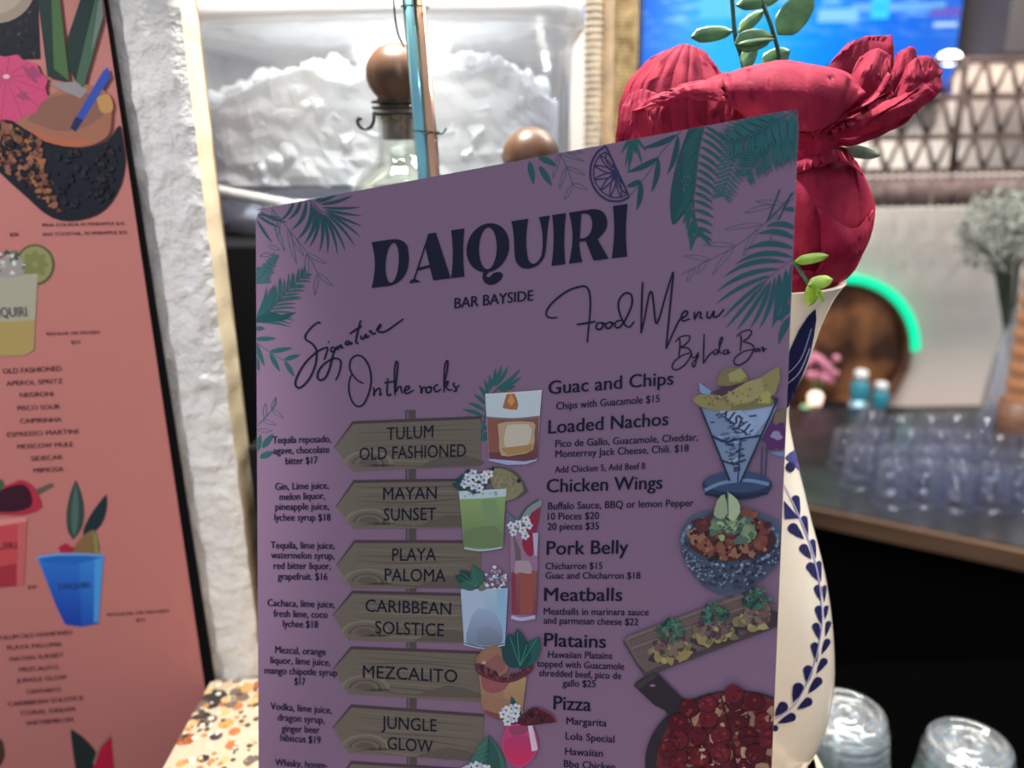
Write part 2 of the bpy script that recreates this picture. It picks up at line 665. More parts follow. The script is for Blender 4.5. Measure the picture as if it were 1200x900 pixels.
# ------------------------------------------------------------------ terrazzo counter
ter = mat('terrazzo', (0.8, 0.75, 0.65), 0.28)
tc = N(ter, 'ShaderNodeTexCoord')
prev = None
base = N(ter, 'ShaderNodeRGB')
base.outputs[0].default_value = (*lin((214, 198, 172)), 1)
prev = base.outputs[0]
for sc_, thr, cols, off in ((52, 0.46, [(176, 98, 58), (60, 58, 60), (214, 160, 96), (196, 178, 150), (150, 82, 52), (228, 214, 188)], 0),
                            (95, 0.44, [(70, 66, 66), (196, 120, 70), (222, 186, 130), (120, 104, 92)], 3.7),
                            (170, 0.36, [(90, 70, 60), (200, 140, 90), (240, 230, 210)], 9.1)):
    mp = N(ter, 'ShaderNodeMapping')
    mp.inputs['Location'].default_value = (off, off * 2, 0)
    mp.inputs['Rotation'].default_value = (0, 0, off)
    L(ter, tc.outputs['Object'], mp.inputs[0])
    vo = N(ter, 'ShaderNodeTexVoronoi')
    vo.inputs['Scale'].default_value = sc_
    L(ter, mp.outputs[0], vo.inputs['Vector'])
    sep = N(ter, 'ShaderNodeSeparateColor')
    L(ter, vo.outputs['Color'], sep.inputs[0])
    rp = N(ter, 'ShaderNodeValToRGB')
    rp.color_ramp.interpolation = 'CONSTANT'
    el = rp.color_ramp.elements
    while len(el) < len(cols):
        el.new(0.5)
    for i, c in enumerate(cols):
        el[i].position = i / len(cols)
        el[i].color = (*lin(c), 1)
    L(ter, sep.outputs[0], rp.inputs[0])
    mx = N(ter, 'ShaderNodeMath', operation='MULTIPLY')
    L(ter, sep.outputs[1], mx.inputs[0])
    mx.inputs[1].default_value = thr * 1.5
    lt = N(ter, 'ShaderNodeMath', operation='LESS_THAN')
    L(ter, vo.outputs['Distance'], lt.inputs[0])
    L(ter, mx.outputs[0], lt.inputs[1])
    mi = N(ter, 'ShaderNodeMix', data_type='RGBA')
    L(ter, lt.outputs[0], mi.inputs['Factor'])
    L(ter, prev, mi.inputs['A'])
    L(ter, rp.outputs[0], mi.inputs['B'])
    prev = mi.outputs['Result']
L(ter, prev, P(ter).inputs['Base Color'])
ct = thing('bar_counter', (0, 0.3, -0.04), 'cream terrazzo counter top with rust and black chips beside the pillar', 'counter')
Geo().box((-0.2535, 0.06, -0.04), (0.212, PY - 0.003, 0.0), 0.002).build('counter_top', ter, ct)
black = mat('black_laminate', (0.006, 0.006, 0.008), 0.6, Specular_IOR_Level=0.15)
Geo().box((-0.235, 0.09, -1.05), (0.200, PY - 0.02, -0.04), 0.002).build('counter_base', black, ct)

#@@POSTER
# ================================================================== THE PINK DRINKS POSTER ON THE PILLAR
yaw = math.radians(5.5)
pn = Vector((-math.sin(yaw) * -1, -math.cos(yaw), 0)).normalized()     # faces the camera, left side nearer
pn = Vector((math.sin(yaw), -math.cos(yaw), 0))
pp0 = Vector((-0.2575, PY - 0.008, 0.2))


def POS(px, py, h):
    return on_plane(px, py, pp0, pn) + pn * (h + 0.0002)


poster = thing('menu_poster', (-0.32, 0.55, -0.30), 'tall salmon pink drinks poster with tropical cocktails hung left of the white pillar', 'poster')
er, el_ = pp0, None
hd = Vector((math.cos(yaw), math.sin(yaw), 0))
g = Geo()
q = [pp0 + hd * a + Vector((0, 0, b)) for a, b in ((-0.42, -0.5), (0, -0.5), (0, 0.42), (-0.42, 0.42))]
g.add(q + [p - pn * 0.004 for p in q], [(0, 1, 2, 3), (7, 6, 5, 4), (0, 4, 5, 1), (1, 5, 6, 2), (2, 6, 7, 3), (3, 7, 4, 0)])
pbase = (0.52, 0.188, 0.168)
g.build('board', mat('pink_poster', pbase, 0.5), poster)
g = Geo()
q = [pp0 + hd * a + Vector((0, 0, b)) - pn * 0.0005 for a, b in ((0, -0.5), (0.0115, -0.5), (0.0004, 0.42), (0, 0.42))]
g.add(q + [p - pn * 0.004 for p in q], [(0, 1, 2, 3), (7, 6, 5, 4), (0, 4, 5, 1), (1, 5, 6, 2), (2, 6, 7, 3), (3, 7, 4, 0)])
g.build('edge_strip', mat('black_edge', (0.003, 0.003, 0.004), 0.8, Specular_IOR_Level=0.1), poster)  # black strip along the right side, wider towards the bottom
ob = lin((170, 106, 104))
PK = tuple(pbase[i] / ob[i] for i in range(3))
pr_t, pr_b = POS(121, 0, 0), POS(240, 788, 0)
PCLIP = ((-790, 116, 790 * 120.5),)          # keep left of the poster's right edge, in the same frame


def pin(layer=0.0):
    q = Ink(POS, PK, layer, PCLIP, lambda x, y: (-0.14, -1))
    q.grey = 0.15
    return q


DK = (62, 32, 44)


def plet(name, rows, cap=5.4):
    i = pin(0.0001)
    for r in rows:
        i.text(r[0], r[1], r[2], r[3], r[4], r[5] if len(r) > 5 else cap, DK, 0.02)
    i.build(name, poster)


plet('price_lettering', [('PINA COLADA IN PINEAPPLE $35', 50, 265.5, 146, 263.5, 3.6), ('ANY COCKTAIL, IN PINEAPPLE $35', 50, 276.5, 149, 274, 3.8)])
plet('price_lettering', [('$20', 12, 277, 22, 276.5, 4)])
plet('price_lettering', [('REGULAR OR FROZEN', 55, 393, 117, 391, 3.6), ('$21', 84, 403, 94, 402.5, 4)])
plet('classics_lettering', [('OLD FASHIONED', 4, 438, 73, 434.5, 6), ('APEROL SPRITZ', 8, 452, 74, 449), ('NEGRONI', 24, 465.5, 63, 464),
                            ('PISCO SOUR', 21, 481, 71, 479), ('CAIPIRINHA', 24, 496, 73, 494), ('ESPRESSO MARTINI', 9, 512, 92, 508),
                            ('MOSCOW MULE', 21, 526, 86, 523), ('SIDECAR', 37, 540, 74, 538), ('MIMOSA', 40, 554, 75, 552)])
plet('price_lettering', [('$20', 33, 690, 43, 689, 3.6)])
plet('price_lettering', [('REGULAR OR FROZEN', 126, 722, 198, 717.5, 3.6), ('$21', 160, 728.5, 170, 728, 4)])
plet('signature_lettering', [('TULUM OLD FASHIONED', -3, 750, 85, 743), ('PLAYA PALOMA', 9, 761.5, 73, 757), ('MAYAN SUNSET', 12, 775, 75, 769.5),
                             ('MEZCALITO', 23, 787, 69, 784), ('JUNGLE GLOW', 20, 800, 79, 795.5), ('CANTARITO', 32, 813, 72, 810),
                             ('CARIBBEAN SOLSTICE', 10, 827.5, 98, 820), ('CORAL DREAM', 25, 838, 88, 833), ('WATERMELON', 31, 850, 86, 845)], 5)

# pineapple cocktail at the top
i = pin(0.0002).frame(0, 0, 3.333)
i.poly([(-40, -20), (150, -20), (150, 60), (158, 230), (-40, 235)], (26, 29, 42))
i.spots(26, in_quad((0, 40), (150, 30), (150, 220), (0, 220)), 5, 13, [(40, 40, 52), (70, 62, 60), (18, 22, 34)])
i.ell(20, -5, 120, 88, (140, 124, 112), -0.5)
i.ell(10, -12, 95, 60, (156, 142, 132), -0.5)
i.build('printed_pineapple', poster)
i = pin(0.0004).frame(0, 0, 3.333)
i.poly([(-40, 470), (60, 470), (180, 540), (310, 580), (420, 550), (470, 490), (492, 600), (475, 720), (410, 820), (310, 860), (205, 850), (100, 765), (-40, 620)], (25, 28, 42), sm=3)
i.spots(210, in_quad((-10, 470), (150, 540), (240, 840), (-10, 640)), 7, 17, [(150, 92, 58), (118, 72, 52), (92, 52, 48), (34, 30, 42), (26, 26, 40), (134, 82, 70)])
i.spots(70, in_quad((220, 590), (470, 560), (430, 780), (230, 830)), 6, 14, [(34, 34, 48), (22, 24, 36), (44, 38, 48)])
i.poly([(50, 470), (110, 440), (200, 370), (340, 330), (430, 370), (440, 440), (425, 530), (340, 572), (230, 565), (130, 520)], (150, 94, 74), sm=3)
i.poly([(110, 470), (200, 380), (400, 370), (425, 430), (330, 500), (220, 510)], (128, 84, 72), sm=3)
i.poly([(110, 500), (170, 520), (250, 540), (360, 545), (300, 575), (180, 552)], (168, 90, 66), sm=3)
i.poly([(380, 380), (430, 370), (445, 430), (400, 440)], (176, 128, 74), sm=3)
i.poly([(195, 325), (300, 320), (345, 350), (320, 385), (250, 355)], (132, 126, 134))
i.poly([(150, -20), (215, -20), (262, 270), (275, 320), (190, 300)], (28, 50, 50))
i.poly([(205, -20), (236, -20), (275, 318), (215, 270)], (62, 98, 58))
i.poly([(268, 150), (325, -20), (390, -20), (330, 200), (300, 320), (270, 260)], (27, 50, 50))
i.poly([(380, -20), (402, -20), (408, 70), (330, 345), (300, 318)], (60, 92, 74))
i.poly([(392, -20), (404, -20), (408, 60), (360, 210)], (98, 116, 112))
i.poly([(278, 500), (300, 515), (436, 300), (424, 262), (405, 280)], (42, 72, 176))
i.poly([(278, 500), (300, 515), (330, 470), (300, 455)], (30, 42, 92))
pts = []
for k in range(25):
    a = 2 * PI * k / 24
    r = 165 + (8 if k % 2 else -8)
    pts.append((25 + r * math.cos(a), 345 + r * 0.78 * math.sin(a)))
i.poly(pts, (196, 62, 112))
for k in range(12):
    a = 2 * PI * k / 12 + 0.1
    i.line([(30, 300), (25 + 160 * math.cos(a), 345 + 124 * math.sin(a))], 3, (150, 60, 96), 0)
i.ell(130, 290, 34, 22, (150, 58, 100), 0.8, wob=.4)
i.ell(95, 375, 22, 16, (150, 62, 100), 0.4, wob=.4)
i.ell(30, 300, 14, 9, (220, 150, 170))
i.build('printed_cocktail', poster)
# lime cocktail
i = pin(0.0002).frame(0, 225, 4)
i.ell(165, 340, 90, 96, (78, 84, 52))
i.ell(165, 340, 80, 86, (130, 130, 82))
for k in range(8):
    a = 2 * PI * k / 8
    i.leaf((165 + 10 * math.cos(a), 340 + 10 * math.sin(a)), (165 + 68 * math.cos(a), 340 + 70 * math.sin(a)), 40, (112, 116, 66))
i.poly([(-30, 395), (178, 382), (160, 740), (120, 765), (-30, 770)], (152, 148, 134))
i.poly([(-30, 610), (166, 600), (160, 740), (120, 765), (-30, 770)], (156, 134, 78))
i.poly([(-30, 320), (90, 300), (110, 390), (-30, 395)], (142, 134, 134), sm=2)
i.spots(24, in_ell(50, 330, 70, 60), 7, 16, [(190, 190, 196), (92, 104, 96), (60, 76, 72), (160, 160, 170)])
i.text('DAIQUIRI', -70, 588, 130, 582, 44, (44, 46, 56), 0.02)
i.build('printed_cocktail', poster)
# red frozen cocktail
i = pin(0.0002).frame(0, 540, 4.5)
i.poly([(-30, 330), (145, 300), (126, 655), (-30, 668)], (186, 84, 88))
i.poly([(-30, 350), (95, 330), (92, 660), (-30, 668)], (190, 62, 72))
i.poly([(-30, 560), (90, 540), (86, 660), (-30, 668)], (158, 42, 58))
i.poly([(-30, 310), (145, 296), (143, 318), (-30, 345)], (206, 120, 122))
i.poly([(190, 150), (275, 115), (285, 132), (205, 175)], (92, 78, 74))
i.poly([(-30, 150), (60, 120), (115, 100), (180, 138), (222, 240), (140, 282), (60, 285), (-30, 270)], (172, 36, 62), sm=3)
i.poly([(-30, 170), (60, 132), (125, 125), (160, 160), (170, 230), (100, 265), (-30, 260)], (58, 20, 40), sm=3)
i.ell(2, 125, 20, 30, (60, 84, 60))
i.text('DAIQUIRI', -150, 478, 92, 462, 36, (60, 26, 36), 0.02)
i.build('printed_cocktail', poster)
# blue cocktail
i = pin(0.0002).frame(0, 540, 4.5)
i.leaf((385, 415), (400, 100), 92, (42, 66, 66), 0.02)
i.leaf((392, 400), (402, 120), 40, (66, 94, 88), 0.0)
i.leaf((440, 400), (562, 175), 74, (24, 46, 54), 0.06)
i.poly([(378, 470), (430, 405), (490, 362), (512, 400), (520, 500), (390, 500)], (122, 90, 58), sm=2)
i.poly([(490, 362), (512, 400), (522, 500), (505, 500)], (112, 128, 64))
i.ell(350, 470, 42, 32, (164, 30, 56), wob=.2)
i.poly([(196, 505), (300, 488), (455, 488), (550, 498), (545, 530), (520, 858), (430, 874), (345, 862), (300, 770)], (40, 122, 214), c2=(26, 74, 186))
i.poly([(208, 520), (420, 545), (430, 870), (345, 862), (300, 770)], (32, 104, 206), c2=(22, 56, 170))
i.poly([(500, 510), (545, 510), (520, 850), (495, 850)], (54, 140, 220))
i.line([(196, 508), (300, 492), (455, 492), (550, 500)], 12, (96, 140, 210))
i.poly([(208, 515), (300, 500), (450, 500), (540, 508), (400, 545), (260, 540)], (24, 92, 190))
i.text('DAIQUIRI', 312, 678, 476, 668, 30, (26, 36, 84), 0.03)
i.build('printed_cocktail', poster)
# the tops of the next pictures, cut by the frame
i = pin(0.0002).frame(0, 675, 4)
i.leaf((420, 1050), (332, 715), 120, (34, 42, 44), 0.1)
i.poly([(430, 1000), (440, 880), (470, 800), (515, 745), (525, 800), (530, 1000)], (186, 20, 58), sm=2)
i.line([(440, 880), (470, 800), (515, 748)], 10, (130, 112, 92))
i.build('printed_cocktail', poster)
i = pin(0.0002).frame(0, 675, 4)
i.leaf((-20, 900), (5, 760), 60, (70, 50, 40))
i.build('printed_leaf', poster)

#@@MENU
# ================================================================== THE MENU BOARD
MC = at(620, 520, 0.42)
d1 = (ROT @ Vector((2700, -210, -950))).normalized()
d2 = (ROT @ Vector((-255, 13550, 950))).normalized()
MN = d1.cross(d2).normalized()
if MN.dot(CAM - MC) < 0:
    MN = -MN


def MB(px, py, h=0.0):
    return on_plane(px, py, MC, MN) + MN * (h + 0.00015)


def hit0(px, dxdy):
    """where the board's edge x = px + dxdy * y meets the counter"""
    y = 950
    for _ in range(60):
        z = on_plane(px + dxdy * y, y, MC, MN).z
        y += z * 900
    return (px + dxdy * y, y)


EL = lambda y: 298.4 + 0.0052 * y
ER = lambda y: 942.0 - 0.0418 * y
bl = hit0(298.4, 0.0052)
br = hit0(942.0, -0.0418)


def arc(cx, cy, r, a0, a1, n=7, sx=1.0):
    return [(cx + r * sx * math.cos(math.radians(a0 + (a1 - a0) * k / n)), cy + r * math.sin(math.radians(a0 + (a1 - a0) * k / n))) for k in range(n + 1)]


tl, tr = (299.4, 246), (936.5, 127)
top_at = lambda x: 246 + (127 - 246) * (x - 299.4) / (936.5 - 299.4)
outl = [bl, (EL(290), 290), (299.8, 268)] + smooth_line([(299.8, 264), (300.6, 255), (305, 247.5), (314, 243)], 3) \
    + [(912, top_at(912))] + smooth_line([(916, 130.6), (925, 130), (932, 135), (935.6, 146), (936, 152)], 3) + [(ER(170), 170), br]
mroot = thing('menu_board', MB((bl[0] + br[0]) / 2, (bl[1] + br[1]) / 2), 'large mauve pink cocktail and food menu board with rounded corners leaning on the vase', 'menu')
mbase = (0.335, 0.205, 0.325)
board_m = mat('mauve_board', mbase, 0.40)
P(board_m).inputs['Specular IOR Level'].default_value = 0.25
edge_m = mat('white_board_edge', (0.85, 0.82, 0.80), 0.4)
n = len(outl)
front = [MB(*p, -0.00015) for p in outl]
back = [p - MN * 0.0016 for p in front]
tri = tessellate_polygon([[Vector((p[0], p[1], 0)) for p in outl]])
faces = [tuple(t) for t in tri] + [(t[2] + n, t[1] + n, t[0] + n) for t in tri] + [(k, (k + 1) % n, (k + 1) % n + n, k + n) for k in range(n)]
mesh_obj('board', front + back, faces, None, mroot, mats=[board_m, edge_m], fm=[0] * len(tri) + [1] * (len(tri) + n))
ob = lin((106, 83, 112))
MK = (2.42, 2.36, 2.16)
MCLIP = ((1, -0.0052, -299.2), (-1, -0.0418, 941.2), (119 / 637, 1, -246.4 - 299.4 * 119 / 637))


def min_(layer, clip=True):
    q = Ink(MB, MK, layer, MCLIP if clip else (), lambda x, y: ((x - 345) * 7.3e-5, -1))
    q.grey = 0.2
    return q


NV = (8, 12, 40)
GR = (20, 74, 78)
GD = (18, 62, 72)
GL = (44, 78, 92)

# ---- palms and sprigs
i = min_(0.00002).frame(300, 225, 4)
for b, t, wd, be in [((310, 72), (495, 70), 13, .03), ((318, 82), (497, 111), 13, .02), ((325, 92), (498, 160), 13, 0), ((330, 96), (492, 212), 13, -.03),
                     ((325, 100), (465, 255), 13, -.05), ((322, 104), (420, 280), 13, -.05), ((315, 100), (382, 295), 14, -.06), ((305, 92), (335, 290), 15, -.07),
                     ((295, 84), (296, 283), 15, -.09), ((283, 72), (248, 260), 17, -.12), ((270, 58), (222, 248), 18, -.13), ((258, 46), (190, 225), 19, -.14),
                     ((235, 36), (165, 178), 18, -.14), ((210, 32), (150, 130), 16, -.12), ((178, 40), (112, 135), 14, -.1), ((285, 50), (400, -2), 14, .03),
                     ((300, 58), (455, 15), 15, .05), ((275, 45), (350, 2), 12, 0), ((18, 92), (150, 142), 14, .06), ((8, 108), (110, 165), 13, .04),
                     ((4, 130), (78, 240), 14, .02), ((4, 85), (80, 60), 12, 0), ((4, 105), (120, 120), 9, 0)]:
    i.leaf(b, t, wd, GD, be)
i.line([(200, 20), (260, 45), (300, 85), (335, 100)], 5, (70, 62, 88))
i.build('printed_palm_leaf', mroot)
i = min_(0.00003).frame(300, 225, 4)
i.line([(60, 60), (150, 170), (240, 285), (290, 385)], 3, GL)
for a, b in [((75, 75), (135, 280)), ((110, 120), (100, 215)), ((150, 172), (190, 335)), ((240, 285), (330, 335)), ((240, 290), (242, 400)), ((165, 190), (225, 300)),
             ((290, 380), (360, 440)), ((290, 385), (275, 485)), ((60, 250), (110, 270)), ((70, 290), (20, 300))]:
    i.leaf(a, b, 18, GL, 0.02, 2.4)
i.build('printed_sprig', mroot)
i = min_(0.00005).frame(300, 225, 4)
i.frond([(-10, 610), (60, 560), (140, 470), (225, 385)], 17, 175, 45, 36, 42, 10, GR, 0.05, 5)
i.frond([(-10, 430), (40, 380), (90, 300)], 10, 80, 20, 40, 40, 12, (34, 80, 88), 0.05, 4)
i.poly([(-10, 600), (60, 560), (120, 575), (190, 562), (130, 600), (60, 605), (-10, 612)], (10, 62, 68))
i.build('printed_palm_leaf', mroot)
i = min_(0.00007).frame(300, 225, 4)
i.line([(-5, 700), (65, 750), (140, 795)], 4, GL)
for a, b in [((-5, 690), (95, 685)), ((62, 750), (172, 730)), ((132, 786), (208, 762)), ((65, 755), (112, 842)), ((135, 792), (181, 866)), ((-5, 700), (40, 818)), ((-5, 640), (42, 638)), ((-5, 760), (15, 840))]:
    i.leaf(a, b, 22, GR, 0.0)
i.build('printed_leaf_spray', mroot)
i = min_(0.00007).frame(300, 450, 4)
i.line([(5, 195), (50, 150), (85, 100), (92, 60)], 3, GL)
for a, b in [((30, 170), (95, 190)), ((40, 160), (45, 90)), ((75, 120), (130, 158)), ((75, 120), (95, 62)), ((5, 215), (75, 220))]:
    i.leaf(a, b, 17, GL, 0.0, 2.2)
for a, b, wd in [((2, 320), (22, 235), 26), ((30, 298), (82, 232), 28), ((18, 345), (85, 315), 28)]:
    i.leaf(a, b, wd, GR)
i.build('printed_leaf_spray', mroot)
# top right
i = min_(0.00002).frame(600, 130, 4)
i.frond([(1230, 10), (1130, 90), (1050, 210), (985, 400)], 34, 190, 60, 62, 52, 10, (26, 84, 92), 0.05, 6)
i.frond([(1345, 60), (1270, 110), (1190, 190), (1100, 300)], 26, 210, 60, 55, 50, 10, (24, 80, 90), 0.04, 6)
i.frond([(1340, 0), (1240, 40), (1140, 110), (1030, 150)], 22, 170, 80, 70, 60, 12, (26, 82, 92), 0.04, 6)
i.build('printed_palm_leaf', mroot)
i = min_(0.00004).frame(600, 130, 4)
i.poly([(830, 78), (900, 60), (875, 200), (850, 420), (800, 490), (752, 530), (742, 400), (775, 230)], GD, sm=3)
i.frond([(900, 60), (870, 220), (850, 400), (865, 590)], 15, 175, 75, 62, 24, 17, GR, -0.07, 7)
for b, t in [((860, 540), (935, 635)), ((850, 480), (870, 600)), ((845, 440), (800, 530)), ((840, 380), (752, 535)), ((850, 520), (830, 580))]:
    i.leaf(b, t, 18, GR)
i.spots(22, in_quad((790, 160), (870, 120), (850, 380), (770, 380)), 2, 5, [(74, 82, 104)])
i.build('printed_palm_leaf', mroot)
i = min_(0.00003).frame(600, 130, 4)
i.line([(555, 395), (640, 290), (700, 195), (800, 85)], 4, GL)
for a, b, be in [((690, 215), (536, 288), -.05), ((685, 218), (652, 384), -.06), ((778, 112), (728, 298), -.06), ((775, 110), (608, 175), -.05), ((602, 325), (583, 468), -.06), ((602, 325), (536, 355), -.05)]:
    i.leaf(a, b, 26, GD, be)
for b in [(512, 200), (530, 262), (545, 292), (580, 205), (612, 252), (560, 240), (630, 190)]:
    i.leaf((565, 105), b, 15, GR)
i.build('printed_palm_leaf', mroot)
i = min_(0.00003).frame(600, 130, 4)
for a, b in [((82, 235), (102, 345)), ((118, 208), (212, 258)), ((128, 256), (187, 352))]:
    i.leaf(a, b, 30, GR)
i.line([(210, 170), (255, 260), (285, 345)], 3, GL)
for a, b in [((225, 190), (335, 235)), ((225, 195), (190, 315)), ((255, 262), (345, 300)), ((255, 262), (222, 365)), ((285, 340), (355, 368)), ((285, 342), (245, 418)), ((100, 190), (120, 215)), ((235, 185), (330, 195))]:
    i.leaf(a, b, 17, GL, 0, 2.2)
i.build('printed_leaf_spray', mroot)
i = min_(0.00006).frame(820, 230, 5)
i.line([(590, -20), (480, 70), (370, 170), (205, 295), (40, 380), (-110, 460)], 3.2, GL)
for a, b in [((430, 55), (262, 98)), ((370, 165), (145, 196)), ((205, 288), (20, 286)), ((205, 296), (75, 462)), ((40, 380), (-15, 455)), ((60, 375), (-95, 350)), ((340, 190), (255, 350)), ((450, 90), (415, 270)), ((500, 50), (330, 30)), ((-30, 420), (-75, 500))]:
    i.leaf(a, b, 26, GL, 0.03, 2.6)
i.line([(590, -60), (400, 140)], 4, GD, 0)
i.line([(470, -40), (395, 150)], 9, GD, 0)
i.line([(540, -20), (460, 140)], 9, GD, 0)
i.build('printed_sprig', mroot)
i = min_(0.00008).frame(820, 230, 5)
for b, t, wd, be in [((580, 85), (480, 76), 26, .05), ((575, 200), (385, 178), 34, .14), ((570, 258), (335, 222), 34, .13), ((565, 315), (258, 318), 34, .13), ((555, 362), (205, 400), 32, .13),
                     ((510, 388), (138, 476), 30, .12), ((470, 425), (98, 560), 28, .09), ((430, 462), (94, 632), 24, .06), ((410, 478), (128, 722), 22, .03), ((390, 500), (148, 778), 22, .0),
                     ((400, 510), (214, 788), 24, -.02), ((415, 490), (292, 778), 26, -.05), ((440, 470), (348, 778), 28, -.06), ((465, 450), (424, 772), 42, -.05), ((505, 425), (478, 742), 44, -.03),
                     ((540, 395), (532, 660), 40, -.02), ((560, 620), (440, 735), 40, .0), ((548, 695), (464, 868), 40, .08)]:
    i.leaf(b, t, wd, (20, 72, 84), be)
i.line([(570, 350), (480, 415), (390, 490), (330, 560)], 5, (84, 76, 104))
i.build('printed_palm_leaf', mroot)
# citrus slice
i = min_(0.0002).frame(600, 130, 4)
SL = (30, 34, 80)
a_, b_ = (440, 165), (550, 402)
half = [(440, 165), (400, 195), (372, 250), (370, 320), (400, 380), (450, 418), (510, 422), (550, 402)]
i.line(half, 9, SL)
i.line([(440, 190), (408, 215), (386, 262), (386, 318), (412, 366), (455, 400), (505, 405), (540, 392)], 5, SL)
i.line([a_, b_], 8, SL, 0)
cx, cy = 488, 292
for e in [(410, 205), (385, 255), (385, 320), (415, 372), (460, 402), (512, 404)]:
    i.leaf((cx, cy), e, 22, SL, 0, 5)
i.leaf((cx - 15, cy - 25), (440, 195), 26, SL, 0, 5)
i.leaf((cx + 10, cy + 30), (535, 388), 22, SL, 0, 5)
i.build('printed_citrus_slice', mroot)
# frond behind the first glass
i = min_(0.00005).frame(520, 430, 4)
for b, t in [((250, 100), (362, 5)), ((255, 105), (366, 42)), ((240, 90), (302, -6)), ((232, 90), (270, -6)), ((225, 95), (242, 5)), ((215, 110), (214, 38)), ((205, 130), (190, 58)), ((200, 150), (164, 88)),
             ((195, 175), (140, 128)), ((192, 205), (112, 168)), ((190, 235), (86, 200)), ((188, 265), (100, 230)), ((175, 300), (215, 262)), ((172, 325), (215, 300)), ((172, 342), (215, 325)), ((260, 110), (340, 85))]:
    i.leaf(b, t, 17, (24, 82, 82), 0.06)
i.line([(262, 90), (215, 150), (192, 240), (175, 345)], 6, (24, 82, 82))
i.build('printed_palm_leaf', mroot)

# ---- title
i = min_(0.0003)
TQ = ((436, 337.5), (735.5, 300.5), (735.5, 239.0), (436, 284.0))


def tq(u, v):
    a = [TQ[0][k] + (TQ[1][k] - TQ[0][k]) * u for k in (0, 1)]
    b = [TQ[3][k] + (TQ[2][k] - TQ[3][k]) * u for k in (0, 1)]
    return (a[0] + (b[0] - a[0]) * v, a[1] + (b[1] - a[1]) * v)


def glyph(xa, xb, loops):
    """loops in a unit box; first the outline, then its holes"""
    ua, ub = (xa - 436) / 299.5, (xb - 436) / 299.5
    m = [[tq(ua + (ub - ua) * p[0], p[1]) for p in lp] for lp in loops]
    i.poly(m[0], NV, m[1:])


def bez(*p, k=8):
    out = []
    for j in range(k + 1):
        t = j / k
        q = list(p)
        while len(q) > 1:
            q = [(q[a][0] + (q[a + 1][0] - q[a][0]) * t, q[a][1] + (q[a + 1][1] - q[a][1]) * t) for a in range(len(q) - 1)]
        out.append(q[0])
    return out


def oval(cx, cy, rx, ry, n=28, tilt=0.0):
    return [(cx + rx * math.cos(2 * PI * k / n) + tilt * math.sin(2 * PI * k / n), cy + ry * math.sin(2 * PI * k / n)) for k in range(n)]


glyph(436, 479.5, [[(0, 0)] + bez((.52, 0), (.9, .06), (1, .3), (1, .54)) + bez((1, .72), (.92, .95), (.7, 1), (.5, 1))[1:] + [(0, 1)] + bez((0, 1), (.13, .6), (.1, .35), (0, 0))[1:-1], oval(.55, .49, .18, .43, tilt=.03)])
glyph(480, 528.5, [[(.46, 1), (.64, 1), (1, 0), (.58, 0), (.5, .28), (.21, .25), (.14, .08), (.28, 0), (0, 0), (.04, .07), (.1, .08)],
                   [(.235, .31), (.49, .34), (.385, .72)]])
glyph(529, 544.5, [[(0, 0), (1, 0)] + bez((1, 0), (.8, .5), (1, 1), k=6)[1:] + [(0, 1)] + bez((0, 1), (.26, .5), (0, 0), k=6)[1:-1]])
glyph(547, 597, [oval(.5, .53, .5, .50, 32), oval(.50, .52, .21, .43, 28)])
glyph(547, 597, [[(.42, .08), (.52, .02)] + bez((.52, .02), (.36, -.05), (.55, -.13), (.60, -.02))[1:] + bez((.60, -.02), (.72, .04), (.95, .0), (.80, -.16))[1:] + bez((.80, -.16), (.55, -.36), (.26, -.14), (.42, .08))[1:-1]])
glyph(599.5, 644.5, [[(0, 1)] + bez((0, 1), (.12, .65), (.04, .35), (.12, .18)) + bez((.12, .18), (.25, -.08), (.72, -.05), (.86, .2))[1:] + bez((.86, .2), (.94, .4), (.9, .7), (1, 1))[1:] + [(.72, 1)]
                     + bez((.72, 1), (.84, .7), (.84, .4), (.78, .22)) + bez((.78, .22), (.66, .02), (.46, .05), (.42, .25))[1:] + bez((.42, .25), (.36, .5), (.38, .75), (.44, 1))[1:]])
glyph(646.5, 663.5, [[(0, 0), (.95, 0)] + bez((.95, 0), (.78, .5), (1, 1), k=6)[1:] + [(.05, 1)] + bez((.05, 1), (.28, .5), (0, 0), k=6)[1:-1]])
glyph(667, 713.5, [[(0, 0), (.34, 0)] + bez((.34, 0), (.26, .2), (.26, .4)) + [(.42, .40), (.62, 0), (1, 0), (.72, .40)] + bez((.72, .42), (.92, .5), (.98, .62), (.96, .74))[1:] + bez((.96, .74), (.9, 1.02), (.6, 1), (.4, 1))[1:] + [(.0, 1)]
                   + bez((0, 1), (.14, .6), (.1, .35), (0, 0))[1:-1], [(.27, .46)] + bez((.40, .46), (.66, .5), (.64, .94), (.40, .94)) + [(.31, .94)]])
glyph(717, 735.5, [[(0, 0), (.98, 0)] + bez((.98, 0), (.8, .5), (1, 1), k=6)[1:] + [(.08, 1)] + bez((.08, 1), (.28, .5), (0, 0), k=6)[1:-1]])
i.build('title_lettering', mroot)
i = min_(0.0003)
i.text('BAR BAYSIDE', 533, 361.5, 625, 352, 12.2, NV, 0.022)
i.build('subtitle_lettering', mroot)


# ---- handwritten headings
def script(name, sets):
    i = min_(0.0003, False)
    for (ox, oy, z, wd, strokes) in sets:
        i.frame(ox, oy, z)
        for s_ in strokes:
            i.line(s_, wd, NV, 6, 0.25)
    i.build(name, mroot)


